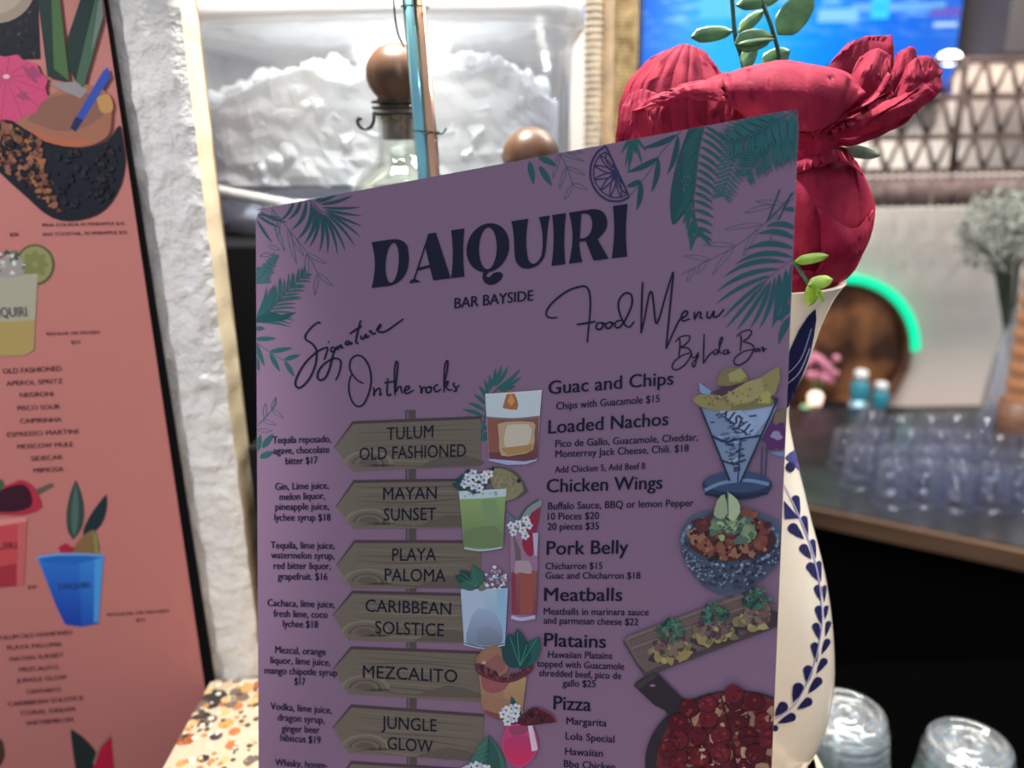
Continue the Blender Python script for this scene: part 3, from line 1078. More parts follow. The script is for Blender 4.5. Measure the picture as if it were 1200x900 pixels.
script('section_lettering', [(340, 365, 8.571, 20, [
    [(305, 125), (295, 108), (250, 130), (195, 185), (155, 245), (165, 285), (220, 320), (260, 370), (270, 430), (255, 540), (205, 660), (145, 735), (90, 768), (58, 740), (60, 690), (100, 600), (160, 510), (230, 440), (280, 400), (340, 370), (375, 362), (378, 385), (360, 440), (345, 485)],
    [(386, 300), (392, 315)],
    [(455, 365), (425, 360), (412, 385), (425, 405), (455, 385), (458, 365), (450, 390), (430, 450), (400, 570), (360, 660), (310, 690), (280, 665), (285, 610), (330, 540), (400, 490), (460, 470), (505, 490), (512, 540), (490, 630), (460, 690)],
    [(470, 345), (480, 380), (500, 345), (515, 340), (520, 365), (538, 358)],
    [(600, 300), (570, 300), (560, 325), (580, 335), (605, 310), (610, 330), (630, 310)],
    [(712, 88), (690, 170), (668, 270), (665, 310), (690, 320)], [(600, 225), (660, 185), (725, 145)],
    [(715, 240), (720, 275), (745, 265), (765, 230), (770, 262), (800, 240)], [(795, 205), (812, 195), (820, 215), (835, 225), (865, 215)],
    [(865, 190), (900, 165), (915, 135), (900, 140), (880, 180), (900, 205), (960, 200), (1050, 140), (1140, 75)]])])
script('section_lettering', [(400, 405, 7.5, 15, [
    [(195, 332), (140, 300), (95, 245), (75, 190), (85, 130), (115, 95), (155, 85), (200, 110), (240, 170), (262, 250), (262, 340), (240, 430), (200, 510), (155, 535), (110, 510), (78, 440), (68, 370), (75, 300), (92, 255)],
    [(285, 365), (290, 400), (288, 440), (300, 400), (335, 375), (345, 400), (340, 435), (360, 420)],
    [(410, 285), (405, 360), (405, 425), (425, 438), (440, 420)], [(380, 328), (425, 320), (480, 312)],
    [(475, 435), (470, 350), (470, 220), (480, 150), (490, 140), (498, 165), (490, 260), (478, 400), (500, 370), (525, 360), (530, 400), (545, 420)],
    [(550, 400), (590, 385), (600, 360), (575, 360), (555, 400), (580, 420), (640, 390)],
    [(685, 350), (700, 365), (705, 390), (705, 420), (715, 375), (735, 365), (745, 375)], [(770, 360), (745, 385), (755, 412), (785, 405), (790, 375), (770, 360), (805, 368)],
    [(855, 345), (830, 350), (818, 380), (840, 405), (880, 380)],
    [(905, 410), (905, 300), (910, 190), (925, 140), (938, 140), (930, 230), (905, 340), (940, 310), (930, 350), (915, 355), (945, 390), (975, 385)],
    [(1000, 325), (985, 340), (1010, 375), (1010, 400), (985, 395)], [(1012, 375), (1040, 345)]])])
script('section_lettering', [(630, 310, 7.5, 17, [
    [(175, 465), (110, 468), (78, 440), (95, 380), (170, 300), (270, 230), (370, 195), (425, 195), (455, 240), (465, 330), (460, 450), (445, 600), (438, 685)], [(345, 528), (430, 515), (515, 500)],
    [(560, 510), (525, 520), (518, 560), (550, 570), (580, 535), (565, 512), (595, 520)], [(640, 505), (605, 520), (600, 550), (630, 560), (660, 525), (640, 505), (680, 520)],
    [(740, 490), (695, 500), (680, 540), (710, 555), (750, 520), (790, 450), (830, 350), (825, 270), (780, 250), (730, 290), (710, 360), (730, 450), (770, 530), (810, 548), (850, 500)],
    [(925, 155), (918, 300), (910, 605)], [(910, 605), (940, 480), (980, 270), (1005, 245), (1020, 340), (1040, 510), (1070, 470), (1130, 260), (1190, 65)], [(1194, 65), (1190, 120), (1160, 420), (1130, 740)]]),
    (750, 340, 7.5, 17, [[(230, 515), (290, 380), (350, 260), (400, 230), (420, 195), (395, 185), (365, 225), (380, 270), (440, 250)],
                         [(480, 190), (480, 255), (510, 200), (535, 200), (530, 240), (555, 248)], [(595, 185), (590, 235), (620, 240), (650, 185), (650, 235), (690, 225), (740, 165)]])])
script('section_lettering', [(750, 340, 7.5, 13, [
    [(350, 425), (352, 500), (340, 585)], [(310, 455), (360, 410), (430, 400), (435, 435), (390, 485), (360, 500), (420, 510), (450, 545), (440, 590), (390, 660), (320, 700), (285, 680), (300, 630), (370, 575), (440, 550)],
    [(455, 555), (460, 590), (485, 590), (515, 550), (500, 600), (480, 670), (460, 660), (470, 630), (520, 580)], [(565, 385), (560, 520), (558, 645)], [(558, 645), (600, 580), (640, 540)],
    [(665, 520), (645, 540), (655, 565), (680, 550), (675, 525), (665, 520)], [(685, 560), (700, 500), (725, 430), (720, 415), (700, 450), (700, 540), (725, 555)],
    [(775, 525), (740, 530), (735, 560), (765, 555), (775, 525), (775, 555), (795, 545)],
    [(885, 390), (890, 440), (882, 535)], [(850, 410), (890, 370), (960, 350), (980, 375), (950, 420), (910, 450), (970, 470), (1000, 500), (990, 545), (940, 620), (870, 658), (828, 640), (840, 590), (910, 540), (990, 520)],
    [(1040, 510), (1015, 520), (1015, 540), (1040, 530), (1042, 510), (1050, 535), (1065, 520)], [(1065, 515), (1080, 500), (1085, 540), (1095, 515), (1115, 520)]])])


# ---- dishes
def lettering(name, rows):
    i = min_(0.0003)
    for t, a, b, c, d, cap, bold in rows:
        i.text(t, a, b, c, d, cap, NV, bold)
    i.build(name, mroot)


H_, S_ = 0.020, 0.014
lettering('dish_lettering', [('Guac and Chips', 643, 462, 789, 450.5, 15.5, H_), ('Chips with Guacamole $15', 652, 480, 773, 471, 8.6, S_)])
lettering('dish_lettering', [('Loaded Nachos', 643, 508, 783, 498, 15.5, H_), ('Pico de Gallo, Guacamole, Cheddar,', 651, 524, 818, 516, 8.4, S_),
                             ('Monterrey Jack Cheese, Chili. $18', 651, 536, 807, 529, 8.4, S_), ('Add Chicken 5, Add Beef 8', 650.5, 554, 756, 549.5, 7.6, S_)])
lettering('dish_lettering', [('Chicken Wings', 641, 577, 776, 572.5, 15.5, H_), ('Buffalo Sauce, BBQ or lemon Pepper', 642.5, 597, 812.5, 593, 8.4, S_),
                             ('10 Pieces $20', 642, 609, 702, 608, 8.2, S_), ('20 pieces $35', 642, 621, 702, 620, 8.2, S_)])
lettering('dish_lettering', [('Pork Belly', 641, 650, 736, 648.5, 16, H_), ('Chicharron $15', 639.5, 667, 706, 666.5, 7.8, S_), ('Guac and Chicharron $18', 639.5, 678, 750.5, 678, 7.8, S_)])
lettering('dish_lettering', [('Meatballs', 638, 704, 729, 704, 15.5, H_), ('Meatballs in marinara sauce', 637.5, 720, 760, 721, 8, S_), ('and parmesan cheese $22', 637.5, 730.5, 748, 732.5, 8, S_)])
lettering('dish_lettering', [('Platains', 638, 757, 710, 759, 15.5, H_), ('Hawaiian Platains', 642.5, 770.5, 717.5, 772, 8, S_), ('topped with Guacamole', 629.5, 781, 731.5, 784.5, 8, S_),
                             ('shredded beef, pico de', 632, 792, 728, 795.5, 8, S_), ('gallo $25', 659.5, 804, 698, 805, 8, S_)])
lettering('dish_lettering', [('Pizza', 649, 831, 692.5, 833, 16, H_), ('Margarita', 664, 848.5, 711, 851, 8.4, S_), ('Lola Special', 663, 866, 720, 870, 8.4, S_),
                             ('Hawaiian', 662.5, 884, 706.5, 886.5, 8.4, S_), ('Bbq Chicken', 661, 898.5, 721, 902.5, 8.4, S_)])
# ---- drink descriptions
DD = [[('Tequila reposado,', 320, 519.5, 388, 518), ('agave, chocolate', 321, 532, 386, 530.5), ('bitter $17', 335, 544, 372.5, 543)],
      [('Gin, Lime juice,', 323, 574, 385.5, 572.5), ('melon liquor,', 328, 586, 381, 584.5), ('pineapple juice,', 323, 597.5, 386, 597), ('lychee syrup $18', 322, 610, 387.5, 610)],
      [('Tequila, lime juice,', 317.5, 642.5, 392.5, 643), ('watermelon syrup,', 318, 654, 392, 655), ('red bitter liquor,', 321, 666.5, 388, 667), ('grapefruit. $16', 326, 679, 384, 679.5)],
      [('Cachaca, lime juice,', 314, 710, 392.5, 712), ('fresh lime, coco', 321, 722.5, 384, 724), ('lychee $18', 332, 734.5, 373, 735.5)],
      [('Mezcal, orange', 323, 765, 382, 767.5), ('liquor, lime juice,', 317.5, 777, 387.5, 780), ('mango chipotle syrup', 310.5, 789, 395.5, 792), ('$17', 345.5, 802, 358, 802.5)],
      [('Vodka, lime juice,', 317.5, 831, 389, 836), ('dragon syrup,', 326, 844, 380.5, 847.5), ('ginger beer', 330.5, 857, 375, 859), ('hibiscus $19', 329, 868, 376, 871)],
      [('Whisky, honey-', 323, 897, 384, 900.5)]]
for rows in DD:
    lettering('drink_lettering', [(*r, 8.2, 0.016) for r in rows])

# ---- arrow signs
WD, WDk, WL = (88, 80, 72), (72, 62, 60), (101, 93, 82)
i = min_(0.0001)
i.poly([(475, 481), (487, 480), (488.5, 910), (477, 910)], (66, 56, 60))
i.line([(478, 482), (479.5, 910)], 2, (84, 74, 74), 0)
i.build('printed_post', mroot)
S4, S5 = (300, 450), (300, 675)
signs = [(S4, [(370, 297), (457, 188), (1055, 164), (1055, 385), (455, 408)], [('TULUM', 615, 262, 832, 250), ('OLD FASHIONED', 487, 356, 985, 339)]),
         (S4, [(378, 575), (462, 464), (1055, 455), (1055, 675), (460, 678)], [('MAYAN', 598, 543, 848, 538), ('SUNSET', 600, 640, 845, 636)]),
         (S4, [(380, 850), (465, 745), (1055, 746), (1055, 955), (450, 958)], [('PLAYA', 640, 828, 845, 826), ('PALOMA', 605, 922, 890, 926)]),
         (S5, [(362, 185), (455, 82), (1060, 96), (1060, 318), (435, 300)], [('CARIBBEAN', 515, 166, 915, 181), ('SOLSTICE', 560, 268, 882, 281)]),
         (S5, [(362, 437), (450, 343), (1060, 366), (1060, 590), (437, 553)], [('MEZCALITO', 503, 475, 945, 497)]),
         (S5, [(362, 712), (450, 615), (1068, 660), (1068, 868), (437, 828)], [('JUNGLE', 590, 712, 848, 728), ('GLOW', 618, 810, 830, 827)]),
         (S5, [(370, 985), (450, 880), (1070, 920), (1070, 1140), (437, 1090)], [])]
for org, pl, tx in signs:
    i = min_(0.00012).frame(*org, 4)
    (ax, ay), (bx, by), (cx, cy), (dx, dy), (ex, ey) = pl
    i.poly([(ax - 4, ay), (bx - 4, by - 14), (cx + 2, cy - 14), (cx + 2, cy + 10), (bx, by + 8), (ax + 8, ay + 6)], (62, 46, 56))
    i.poly(pl, WD)

    def sp(u, v):
        return (bx + (cx - bx) * u + (ex - bx) * v, by + (cy - by) * u + (ey - by) * v)
    for k in range(9):
        v0 = 0.08 + 0.1 * k
        amp = random.uniform(-.05, .05)
        i.line([sp(u, min(.96, max(.04, v0 + amp * math.sin(u * 5 + k) + 0.12 * u * (1 if k > 4 else .4)))) for u in (0.02, .2, .4, .6, .8, .98)], random.uniform(3, 8), random.choice([WDk, WL, (80, 71, 66)]), 4, 0.8)
    kx, ky = sp(0.12, 0.86)
    for r, c in ((1.9, WL), (1.6, WD), (1.25, WDk), (1.05, WD), (0.75, (76, 67, 64))):
        yy = [(kx + 62 * r * math.cos(a * PI / 10), ky - 34 * r * math.sin(a * PI / 10)) for a in range(11)]
        i.poly(yy + [(kx + 62 * r, min(ky + 14, ey - 2)), (kx - 62 * min(r, 1.0), min(ky + 14, ey - 2))], c)
    i.poly([sp(.5, .98), sp(.75, .72), sp(.99, .86), sp(.99, .98)], (76, 67, 64), sm=2)
    so = i.build('printed_arrow_sign', mroot)
    if tx:
        i = min_(0.0004).frame(*org, 4)
        for t, a, b, c, d in tx:
            i.text(t, a, b, c, d, 58, (8, 13, 42), 0.010)
        i.build('sign_lettering', so)

#@@DRINKS
# ---- printed drinks
LV = [0.0006]


def pic():
    LV[0] += 0.00006
    return min_(LV[0])


FLW = [(160, 172, 214), (138, 150, 196), (176, 186, 222)]


def florets(i, pts, r, c0=(60, 76, 108)):
    for x, y in pts:
        for k in range(5):
            a = 2 * PI * k / 5 + x
            i.ell(x + r * .75 * math.cos(a), y + r * .75 * math.sin(a), r * .62, r * .55, random.choice(FLW), a, 8)
        i.ell(x, y, r * .33, r * .33, c0, 0, 7)


i = pic().frame(520, 430, 4)                                     # old fashioned glass
i.poly([(196, 126), (462, 108), (438, 438), (385, 456), (300, 458), (215, 438)], (126, 138, 184))
i.poly([(198, 126), (462, 108), (452, 228), (330, 238), (203, 232)], (150, 166, 212))
i.poly([(205, 236), (330, 242), (450, 230), (440, 425), (380, 440), (215, 428)], (112, 66, 60), c2=(92, 50, 60))
i.poly([(205, 236), (262, 240), (275, 420), (215, 428)], (120, 66, 58))
i.poly([(215, 400), (440, 396), (436, 432), (380, 442), (217, 430)], (88, 50, 58))
i.poly([(256, 268), (300, 256), (422, 258), (428, 300), (420, 388), (350, 410), (272, 414), (262, 340)], (146, 126, 100), sm=2)
i.poly([(300, 272), (400, 268), (412, 320), (390, 370), (300, 385), (285, 330)], (160, 150, 140), sm=2)
i.poly([(270, 380), (420, 362), (416, 392), (300, 414)], (140, 104, 62))
i.poly([(278, 192), (300, 120), (320, 108), (346, 150), (346, 200)], (140, 82, 52), sm=2)
i.poly([(300, 160), (318, 125), (336, 160), (320, 185)], (176, 112, 50))
i.line([(200, 236), (330, 244), (452, 232)], 8, (104, 84, 84))
i.line([(198, 128), (330, 122), (462, 110)], 6, (172, 188, 224))
i.build('printed_cocktail', mroot)
i = pic().frame(525, 530, 7.5)                                   # green cocktail
i.poly([(345, 150), (400, 122), (520, 136), (620, 195), (690, 320), (690, 352), (510, 432), (370, 260)], (66, 66, 58), sm=2)
i.poly([(360, 170), (420, 140), (520, 155), (610, 215), (668, 335), (510, 428), (375, 260)], (108, 104, 78), sm=2)
i.spots(46, in_quad((390, 160), (590, 200), (640, 340), (420, 300)), 6, 16, [(98, 96, 74), (120, 114, 84), (92, 92, 72)])
i.ell(400, 142, 12, 18, (26, 34, 36)); i.ell(628, 248, 16, 18, (22, 30, 38))
i.poly([(100, 335), (520, 316), (502, 500), (490, 830), (400, 848), (280, 856), (150, 832)], (100, 120, 104))
i.poly([(112, 405), (512, 385), (488, 822), (330, 838), (142, 815)], (108, 134, 82), c2=(78, 104, 66))
i.poly([(150, 690), (420, 640), (485, 820), (330, 836), (142, 815)], (82, 104, 70), sm=2)
i.poly([(300, 420), (430, 420), (470, 600), (400, 640), (320, 560)], (92, 122, 82), sm=2)
i.poly([(102, 340), (520, 316), (516, 384), (300, 402), (110, 410)], (144, 166, 196))
i.spots(26, in_quad((110, 350), (510, 325), (510, 375), (115, 400)), 5, 13, [(112, 138, 150), (166, 186, 212)])
i.line([(150, 838), (300, 858), (480, 832)], 13, (136, 160, 176))
i.spots(34, in_ell(220, 245, 140, 95), 18, 36, [(30, 64, 70), (24, 52, 60), (40, 78, 76)])
i.leaf((180, 310), (40, 275), 70, (26, 56, 66))
florets(i, [(185, 215), (228, 182), (262, 215), (155, 275), (232, 290), (335, 195), (370, 188), (325, 240), (190, 250), (285, 310)], 30)
i.build('printed_cocktail', mroot)
i = pic().frame(525, 530, 7.5)                                   # tall watermelon glass
i.poly([(552, 590), (640, 700), (800, 700), (778, 1465), (650, 1480), (560, 1465)], (122, 88, 122))
i.poly([(575, 700), (640, 850), (655, 990), (600, 960)], (84, 74, 84))
i.leaf((640, 700), (512, 515), 52, (66, 90, 118))
i.poly([(628, 595), (700, 485), (800, 412), (828, 428), (822, 470), (740, 530), (690, 640)], (100, 116, 120), sm=2)
i.line([(630, 590), (700, 482), (806, 414)], 16, (48, 70, 76))
i.poly([(722, 560), (808, 478), (790, 620), (765, 745), (752, 900), (700, 900), (655, 800), (690, 660)], (126, 26, 56), sm=2)
florets(i, [(620, 625), (690, 590), (715, 640), (660, 680), (580, 700), (685, 730), (560, 640)], 28)
i.poly([(750, 705), (798, 705), (788, 905), (765, 905)], (140, 138, 172))
i.poly([(562, 1050), (650, 1020), (792, 1040), (778, 1425), (565, 1420)], (122, 66, 70), c2=(104, 48, 60))
i.poly([(640, 1040), (760, 1050), (750, 1420), (640, 1420)], (128, 60, 58))
i.poly([(562, 1060), (600, 1050), (604, 1400), (566, 1400)], (112, 40, 58))
i.poly([(600, 950), (720, 950), (740, 1060), (640, 1050), (590, 1060)], (136, 116, 132), sm=2)
i.line([(562, 1440), (650, 1462), (770, 1440)], 30, (142, 140, 186))
i.build('printed_cocktail', mroot)
i = pic().frame(525, 640, 6.92)                                  # white cocktail
i.poly([(108, 345), (490, 335), (468, 795), (400, 812), (290, 816), (135, 790)], (128, 154, 208), c2=(104, 130, 176))
i.poly([(118, 350), (300, 345), (300, 780), (140, 775)], (132, 152, 190), sm=1)
i.poly([(400, 345), (488, 338), (466, 780), (410, 790)], (108, 146, 212))
i.poly([(200, 560), (260, 500), (380, 540), (440, 640), (440, 780), (300, 795), (150, 770)], (120, 140, 178), sm=3, c2=(92, 106, 136))
i.poly([(240, 680), (330, 640), (420, 700), (430, 785), (250, 792)], (104, 118, 150), sm=3, c2=(84, 96, 122))
i.line([(140, 782), (300, 812), (465, 785)], 9, (64, 84, 118))
i.line([(132, 790), (300, 824), (468, 796)], 8, (140, 162, 206))
for b, t, wd in [((250, 335), (60, 235), 110), ((250, 330), (100, 190), 90), ((250, 320), (205, 145), 90), ((240, 330), (90, 310), 80), ((255, 320), (275, 190), 70)]:
    i.leaf(b, t, wd, random.choice([(26, 70, 66), (34, 84, 74), (22, 58, 60)]), 0.03)
for t in [(90, 245), (205, 165), (120, 210)]:
    i.line([(245, 325), t], 4, (52, 104, 92), 0)
i.ell(290, 330, 42, 26, (84, 92, 84), -.5)
i.spots(56, in_ell(392, 262, 95, 78), 8, 18, FLW + [(90, 84, 110), (70, 76, 96), (132, 106, 126)])
i.ell(384, 165, 16, 14, (170, 180, 216))
i.build('printed_cocktail', mroot)
i = pic().frame(540, 730, 5.29)                                  # orange cocktail with mint
i.poly([(118, 320), (412, 330), (382, 570), (320, 592), (238, 598), (140, 535)], (134, 104, 84), c2=(118, 78, 66))
i.poly([(260, 340), (408, 335), (382, 560), (290, 585)], (140, 114, 80), c2=(126, 90, 66))
i.poly([(130, 440), (300, 470), (384, 520), (378, 572), (240, 592), (142, 530)], (126, 88, 70), sm=2)
i.poly([(145, 530), (240, 560), (300, 590), (238, 598), (160, 560)], (104, 56, 56))
i.poly([(128, 320), (300, 330), (280, 405), (200, 432), (140, 400)], (124, 64, 70), sm=2)
i.ell(205, 235, 102, 98, (118, 86, 64), wob=.03)
i.ell(208, 240, 86, 82, (128, 84, 74))
i.poly([(150, 250), (230, 190), (280, 240), (260, 300), (180, 300)], (116, 70, 70), sm=2)
i.line([(108, 245), (125, 300), (240, 345), (340, 340), (430, 285), (436, 262)], 34, (84, 36, 50), 5)
i.spots(60, in_quad((108, 240), (240, 310), (240, 360), (112, 290)), 5, 13, [(70, 28, 42), (98, 48, 58), (54, 24, 40)])
i.spots(34, in_quad((250, 330), (430, 265), (432, 300), (260, 360)), 5, 12, [(70, 28, 42), (98, 48, 58)])
i.ell(150, 240, 12, 10, (148, 130, 130))
for b, t, wd in [((370, 270), (300, 60), 120), ((370, 260), (355, 30), 110), ((380, 270), (492, 78), 110), ((370, 280), (420, 110), 90), ((360, 270), (262, 140), 100)]:
    i.leaf(b, t, wd, random.choice([(22, 74, 74), (28, 90, 82), (18, 60, 66)]), 0.02)
for t in [(310, 80), (355, 50), (475, 95), (415, 130)]:
    i.line([(372, 260), t], 4, (46, 116, 104), 0)
i.build('printed_cocktail', mroot)
i = pic().frame(540, 730, 5.29)                                  # pink stemmed glass
i.poly([(345, 870), (395, 870), (392, 960), (350, 960)], (132, 60, 110))
i.poly([(290, 628), (420, 618), (470, 680), (484, 760), (452, 840), (390, 885), (330, 880), (275, 810), (256, 720)], (160, 46, 104), sm=3)
i.poly([(280, 720), (380, 690), (460, 740), (440, 830), (380, 870), (320, 860), (275, 790)], (150, 40, 96), sm=3, c2=(190, 26, 76))
i.poly([(300, 640), (420, 630), (400, 680), (320, 690)], (128, 46, 84), sm=2)
i.poly([(415, 605), (445, 610), (482, 780), (445, 790)], (172, 150, 196))
i.leaf((345, 555), (318, 448), 40, (28, 72, 70))
i.leaf((385, 590), (330, 460), 50, (24, 62, 66), -.1)
i.poly([(355, 605), (420, 535), (480, 518), (560, 560), (598, 606), (520, 618), (420, 632), (370, 625)], (66, 22, 40), sm=2)
i.line([(480, 520), (560, 560), (598, 606)], 7, (124, 40, 52))
i.spots(24, in_quad((400, 560), (520, 545), (540, 600), (400, 615)), 6, 14, [(40, 16, 32), (84, 30, 44)])
florets(i, [(285, 535), (320, 525), (345, 555), (300, 575), (335, 585), (270, 560), (350, 520), (295, 605)], 22)
i.build('printed_cocktail', mroot)
i = pic().frame(540, 730, 5.29)                                  # big leaf of the last drink, cut by the frame
i.leaf((160, 1080), (178, 690), 230, (40, 88, 82))
i.leaf((170, 1060), (180, 700), 110, (30, 72, 72), .06)
i.line([(178, 695), (170, 960)], 6, (26, 52, 56), 0)
for k in range(7):
    i.line([(176, 740 + 30 * k), (240 + 3 * k, 770 + 34 * k)], 3, (32, 70, 70), 0)
    i.line([(176, 740 + 30 * k), (110 - 3 * k, 770 + 34 * k)], 3, (58, 104, 96), 0)
florets(i, [(70, 890), (105, 880), (140, 895), (165, 900), (40, 905)], 24)
i.build('printed_cocktail', mroot)

# ---- printed dishes
i = pic().frame(780, 420, 5)                                     # chips in a paper cone
i.ell(420, 742, 205, 84, (30, 44, 76))
i.ell(420, 722, 190, 62, (44, 62, 100))
i.line([(232, 770), (330, 728), (480, 712), (606, 735)], 20, (84, 112, 158))
i.line([(232, 790), (400, 812), (600, 786)], 16, (22, 34, 60))
i.poly([(612, 548), (720, 540), (720, 574), (660, 570)], (84, 112, 160))
i.poly([(640, 320), (720, 280), (720, 360), (630, 400)], (96, 84, 70), sm=1)
for k in range(6):
    a = 2 * PI * k / 6
    i.ell(645 + 44 * math.cos(a), 455 + 46 * math.sin(a), 42, 34, (74, 34, 92), a, 12, .1)
i.ell(650, 450, 34, 26, (120, 108, 160), .3, 10, .3)
i.line([(566, 515), (560, 715)], 9, (40, 54, 90), 0); i.line([(596, 520), (582, 715)], 9, (40, 54, 90), 0)
i.poly([(205, 290), (400, 300), (640, 262), (652, 285), (440, 722), (378, 712)], (92, 112, 150))
i.poly([(330, 300), (640, 264), (640, 300), (500, 470), (430, 440)], (116, 138, 180))
i.poly([(196, 140), (270, 190), (260, 215), (205, 200)], (96, 124, 176))
for k in range(85):
    u, v = random.random(), random.random()
    x = 240 + 300 * u * (1 - v) + 160 * v
    y = 320 + 340 * v
    if x < 560 - (y - 300) * .35:
        i.line([(x, y), (x + random.uniform(18, 46), y + random.uniform(-14, 6))], random.uniform(5, 13), random.choice([(34, 44, 76), (46, 58, 92), (62, 78, 114), (122, 140, 178)]), 0)
i.line([(270, 450), (350, 485), (430, 470), (560, 450)], 13, (30, 44, 80))
i.line([(320, 590), (400, 615), (470, 590)], 11, (30, 44, 80))
i.poly([(540, 376), (392, 262), (316, 304), (330, 322), (480, 442)], (116, 138, 180))
i.text('TASTY', 512, 392, 362, 276, 64, (36, 46, 74), .045, True)
i.line([(205, 285), (378, 714)], 11, (24, 36, 66), 0)
i.line([(655, 240), (440, 724)], 11, (24, 36, 66), 0)
i.line([(440, 470), (424, 722)], 7, (30, 44, 76), 0)
i.ell(645, 242, 16, 16, (30, 44, 76))
C1, C2, C3 = (116, 108, 64), (100, 92, 60), (128, 120, 74)
i.poly([(300, 150), (330, 68), (420, 55), (470, 95), (480, 130), (380, 165)], C2, sm=2)
i.poly([(370, 90), (440, 55), (478, 100), (440, 135), (375, 135)], (122, 124, 66), sm=1)
i.poly([(560, 110), (610, 75), (665, 45), (672, 120), (640, 210), (560, 240)], C1, sm=1)
i.poly([(278, 195), (330, 170), (485, 132), (410, 195), (330, 220)], (66, 40, 58), sm=1)
i.poly([(330, 225), (480, 135), (560, 112), (580, 200), (560, 280), (420, 305), (360, 270)], C3, sm=1)
i.poly([(160, 240), (205, 208), (330, 220), (410, 262), (372, 308), (215, 285)], C1, sm=2)
i.poly([(390, 270), (480, 260), (580, 215), (632, 240), (630, 275), (480, 300), (380, 306)], C2, sm=1)
i.poly([(540, 260), (580, 180), (620, 200), (612, 262)], (134, 130, 68), sm=1)
i.spots(60, in_quad((220, 225), (600, 150), (600, 270), (260, 280)), 3, 8, [(92, 84, 56), (136, 128, 80), (80, 70, 52)])
i.build('printed_dish', mroot)
i = pic().frame(720, 560, 4)                                     # stone bowl
i.poly([(308, 270), (330, 215), (400, 160), (560, 140), (700, 165), (785, 230), (775, 380), (720, 450), (640, 510), (570, 548), (500, 542), (420, 505), (340, 410), (312, 330)], (66, 78, 104), sm=3)
i.poly([(310, 300), (340, 360), (450, 415), (580, 415), (700, 370), (780, 280), (775, 380), (700, 470), (570, 548), (500, 542), (420, 505), (340, 410)], (58, 68, 94), sm=2)
inb = in_quad((322, 300), (775, 290), (620, 515), (440, 500))
SPK = [(40, 48, 72), (84, 98, 128), (50, 60, 86), (100, 114, 144), (34, 42, 64)]
i.spots(280, inb, 4, 10, SPK)
i.spots(40, in_quad((318, 300), (400, 400), (430, 500), (340, 400)), 4, 9, SPK)
i.spots(40, in_quad((680, 390), (776, 290), (768, 390), (640, 500)), 4, 9, SPK)
i.spots(150, lambda: (lambda a: (545 + 222 * math.cos(a), 285 + 118 * math.sin(a)))(random.uniform(0, 2 * PI)), 4, 10, [(50, 64, 98), (104, 124, 160), (84, 102, 140)])
i.ell(552, 275, 200, 108, (58, 32, 40), wob=.05)
i.spots(64, in_ell(552, 265, 188, 108), 20, 42, [(92, 46, 46), (74, 36, 42), (112, 66, 50), (60, 28, 38), (104, 54, 48), (124, 84, 66)])
i.spots(60, in_ell(552, 270, 190, 105), 6, 14, [(46, 22, 34), (130, 84, 62), (110, 40, 44)])
i.spots(34, in_ell(560, 232, 98, 62), 16, 34, [(98, 122, 88), (84, 108, 82), (114, 136, 96), (60, 88, 80)])
i.spots(30, in_ell(540, 200, 60, 60), 6, 14, [(40, 72, 76), (124, 146, 108), (52, 84, 76)])
i.poly([(468, 165), (485, 100), (520, 70), (532, 160), (500, 185)], (116, 136, 106), sm=2)
i.poly([(535, 60), (580, 95), (592, 150), (560, 195), (532, 160)], (132, 152, 122), sm=2)
i.line([(534, 50), (536, 170)], 6, (60, 88, 84), 0)
i.build('printed_dish', mroot)
i = pic().frame(720, 560, 4)                                     # wooden board with three portions
i.poly([(42, 765), (62, 738), (590, 540), (680, 560), (770, 600), (775, 690), (210, 905), (150, 935), (110, 880)], (62, 52, 60))
i.poly([(48, 755), (68, 736), (590, 540), (680, 560), (770, 596), (772, 665), (205, 880), (150, 905), (112, 862)], (88, 74, 76))
for k in range(14):
    v = (k + .5) / 14
    a, b = (58 + 90 * v, 745 + 150 * v), (600 + 180 * v, 545 + 120 * v)
    i.line([a, ((a[0] + b[0]) / 2, (a[1] + b[1]) / 2 + random.uniform(-6, 6)), b], random.uniform(3, 7), random.choice([(76, 62, 66), (100, 86, 86), (80, 66, 70)]))
for cx, cy in [(265, 780), (470, 700), (665, 628)]:
    i.ell(cx + 10, cy + 38, 112, 42, (50, 42, 50), -.2, wob=.1)
    i.spots(30, in_ell(cx, cy + 25, 100, 40), 14, 30, [(120, 108, 66), (104, 96, 64), (134, 124, 80), (86, 84, 60)])
    i.spots(44, in_ell(cx, cy - 8, 72, 52), 9, 22, [(78, 54, 62), (92, 68, 72), (60, 46, 56), (100, 84, 78)])
    i.spots(40, in_ell(cx, cy - 70, 62, 46), 7, 18, [(34, 70, 62), (46, 88, 72), (58, 92, 92), (24, 52, 52)])
    i.spots(16, in_ell(cx + 8, cy - 100, 40, 26), 5, 11, [(40, 84, 66), (60, 104, 84)])
i.build('printed_dish', mroot)
i = pic().frame(720, 700, 4)                                     # pepperoni pizza in a pan
PD = (38, 32, 44)
i.poly([(92, 408), (110, 388), (185, 343), (215, 362), (318, 465), (420, 500), (300, 620), (240, 525), (190, 500)], PD, sm=1)
i.ell(570, 770, 424, 340, PD, n=60)
i.poly([(95, 408), (185, 346), (205, 362), (120, 425)], (52, 44, 54))
i.ell(181, 408, 13, 6, (112, 84, 112))
i.ell(572, 775, 372, 338, (92, 28, 38), n=60)
i.ell(575, 775, 350, 318, (84, 22, 34), n=60)
i.spots(150, in_ell(560, 780, 340, 315), 14, 34, [(128, 92, 80), (150, 122, 100), (108, 56, 54), (140, 104, 84), (96, 30, 40)], .5)
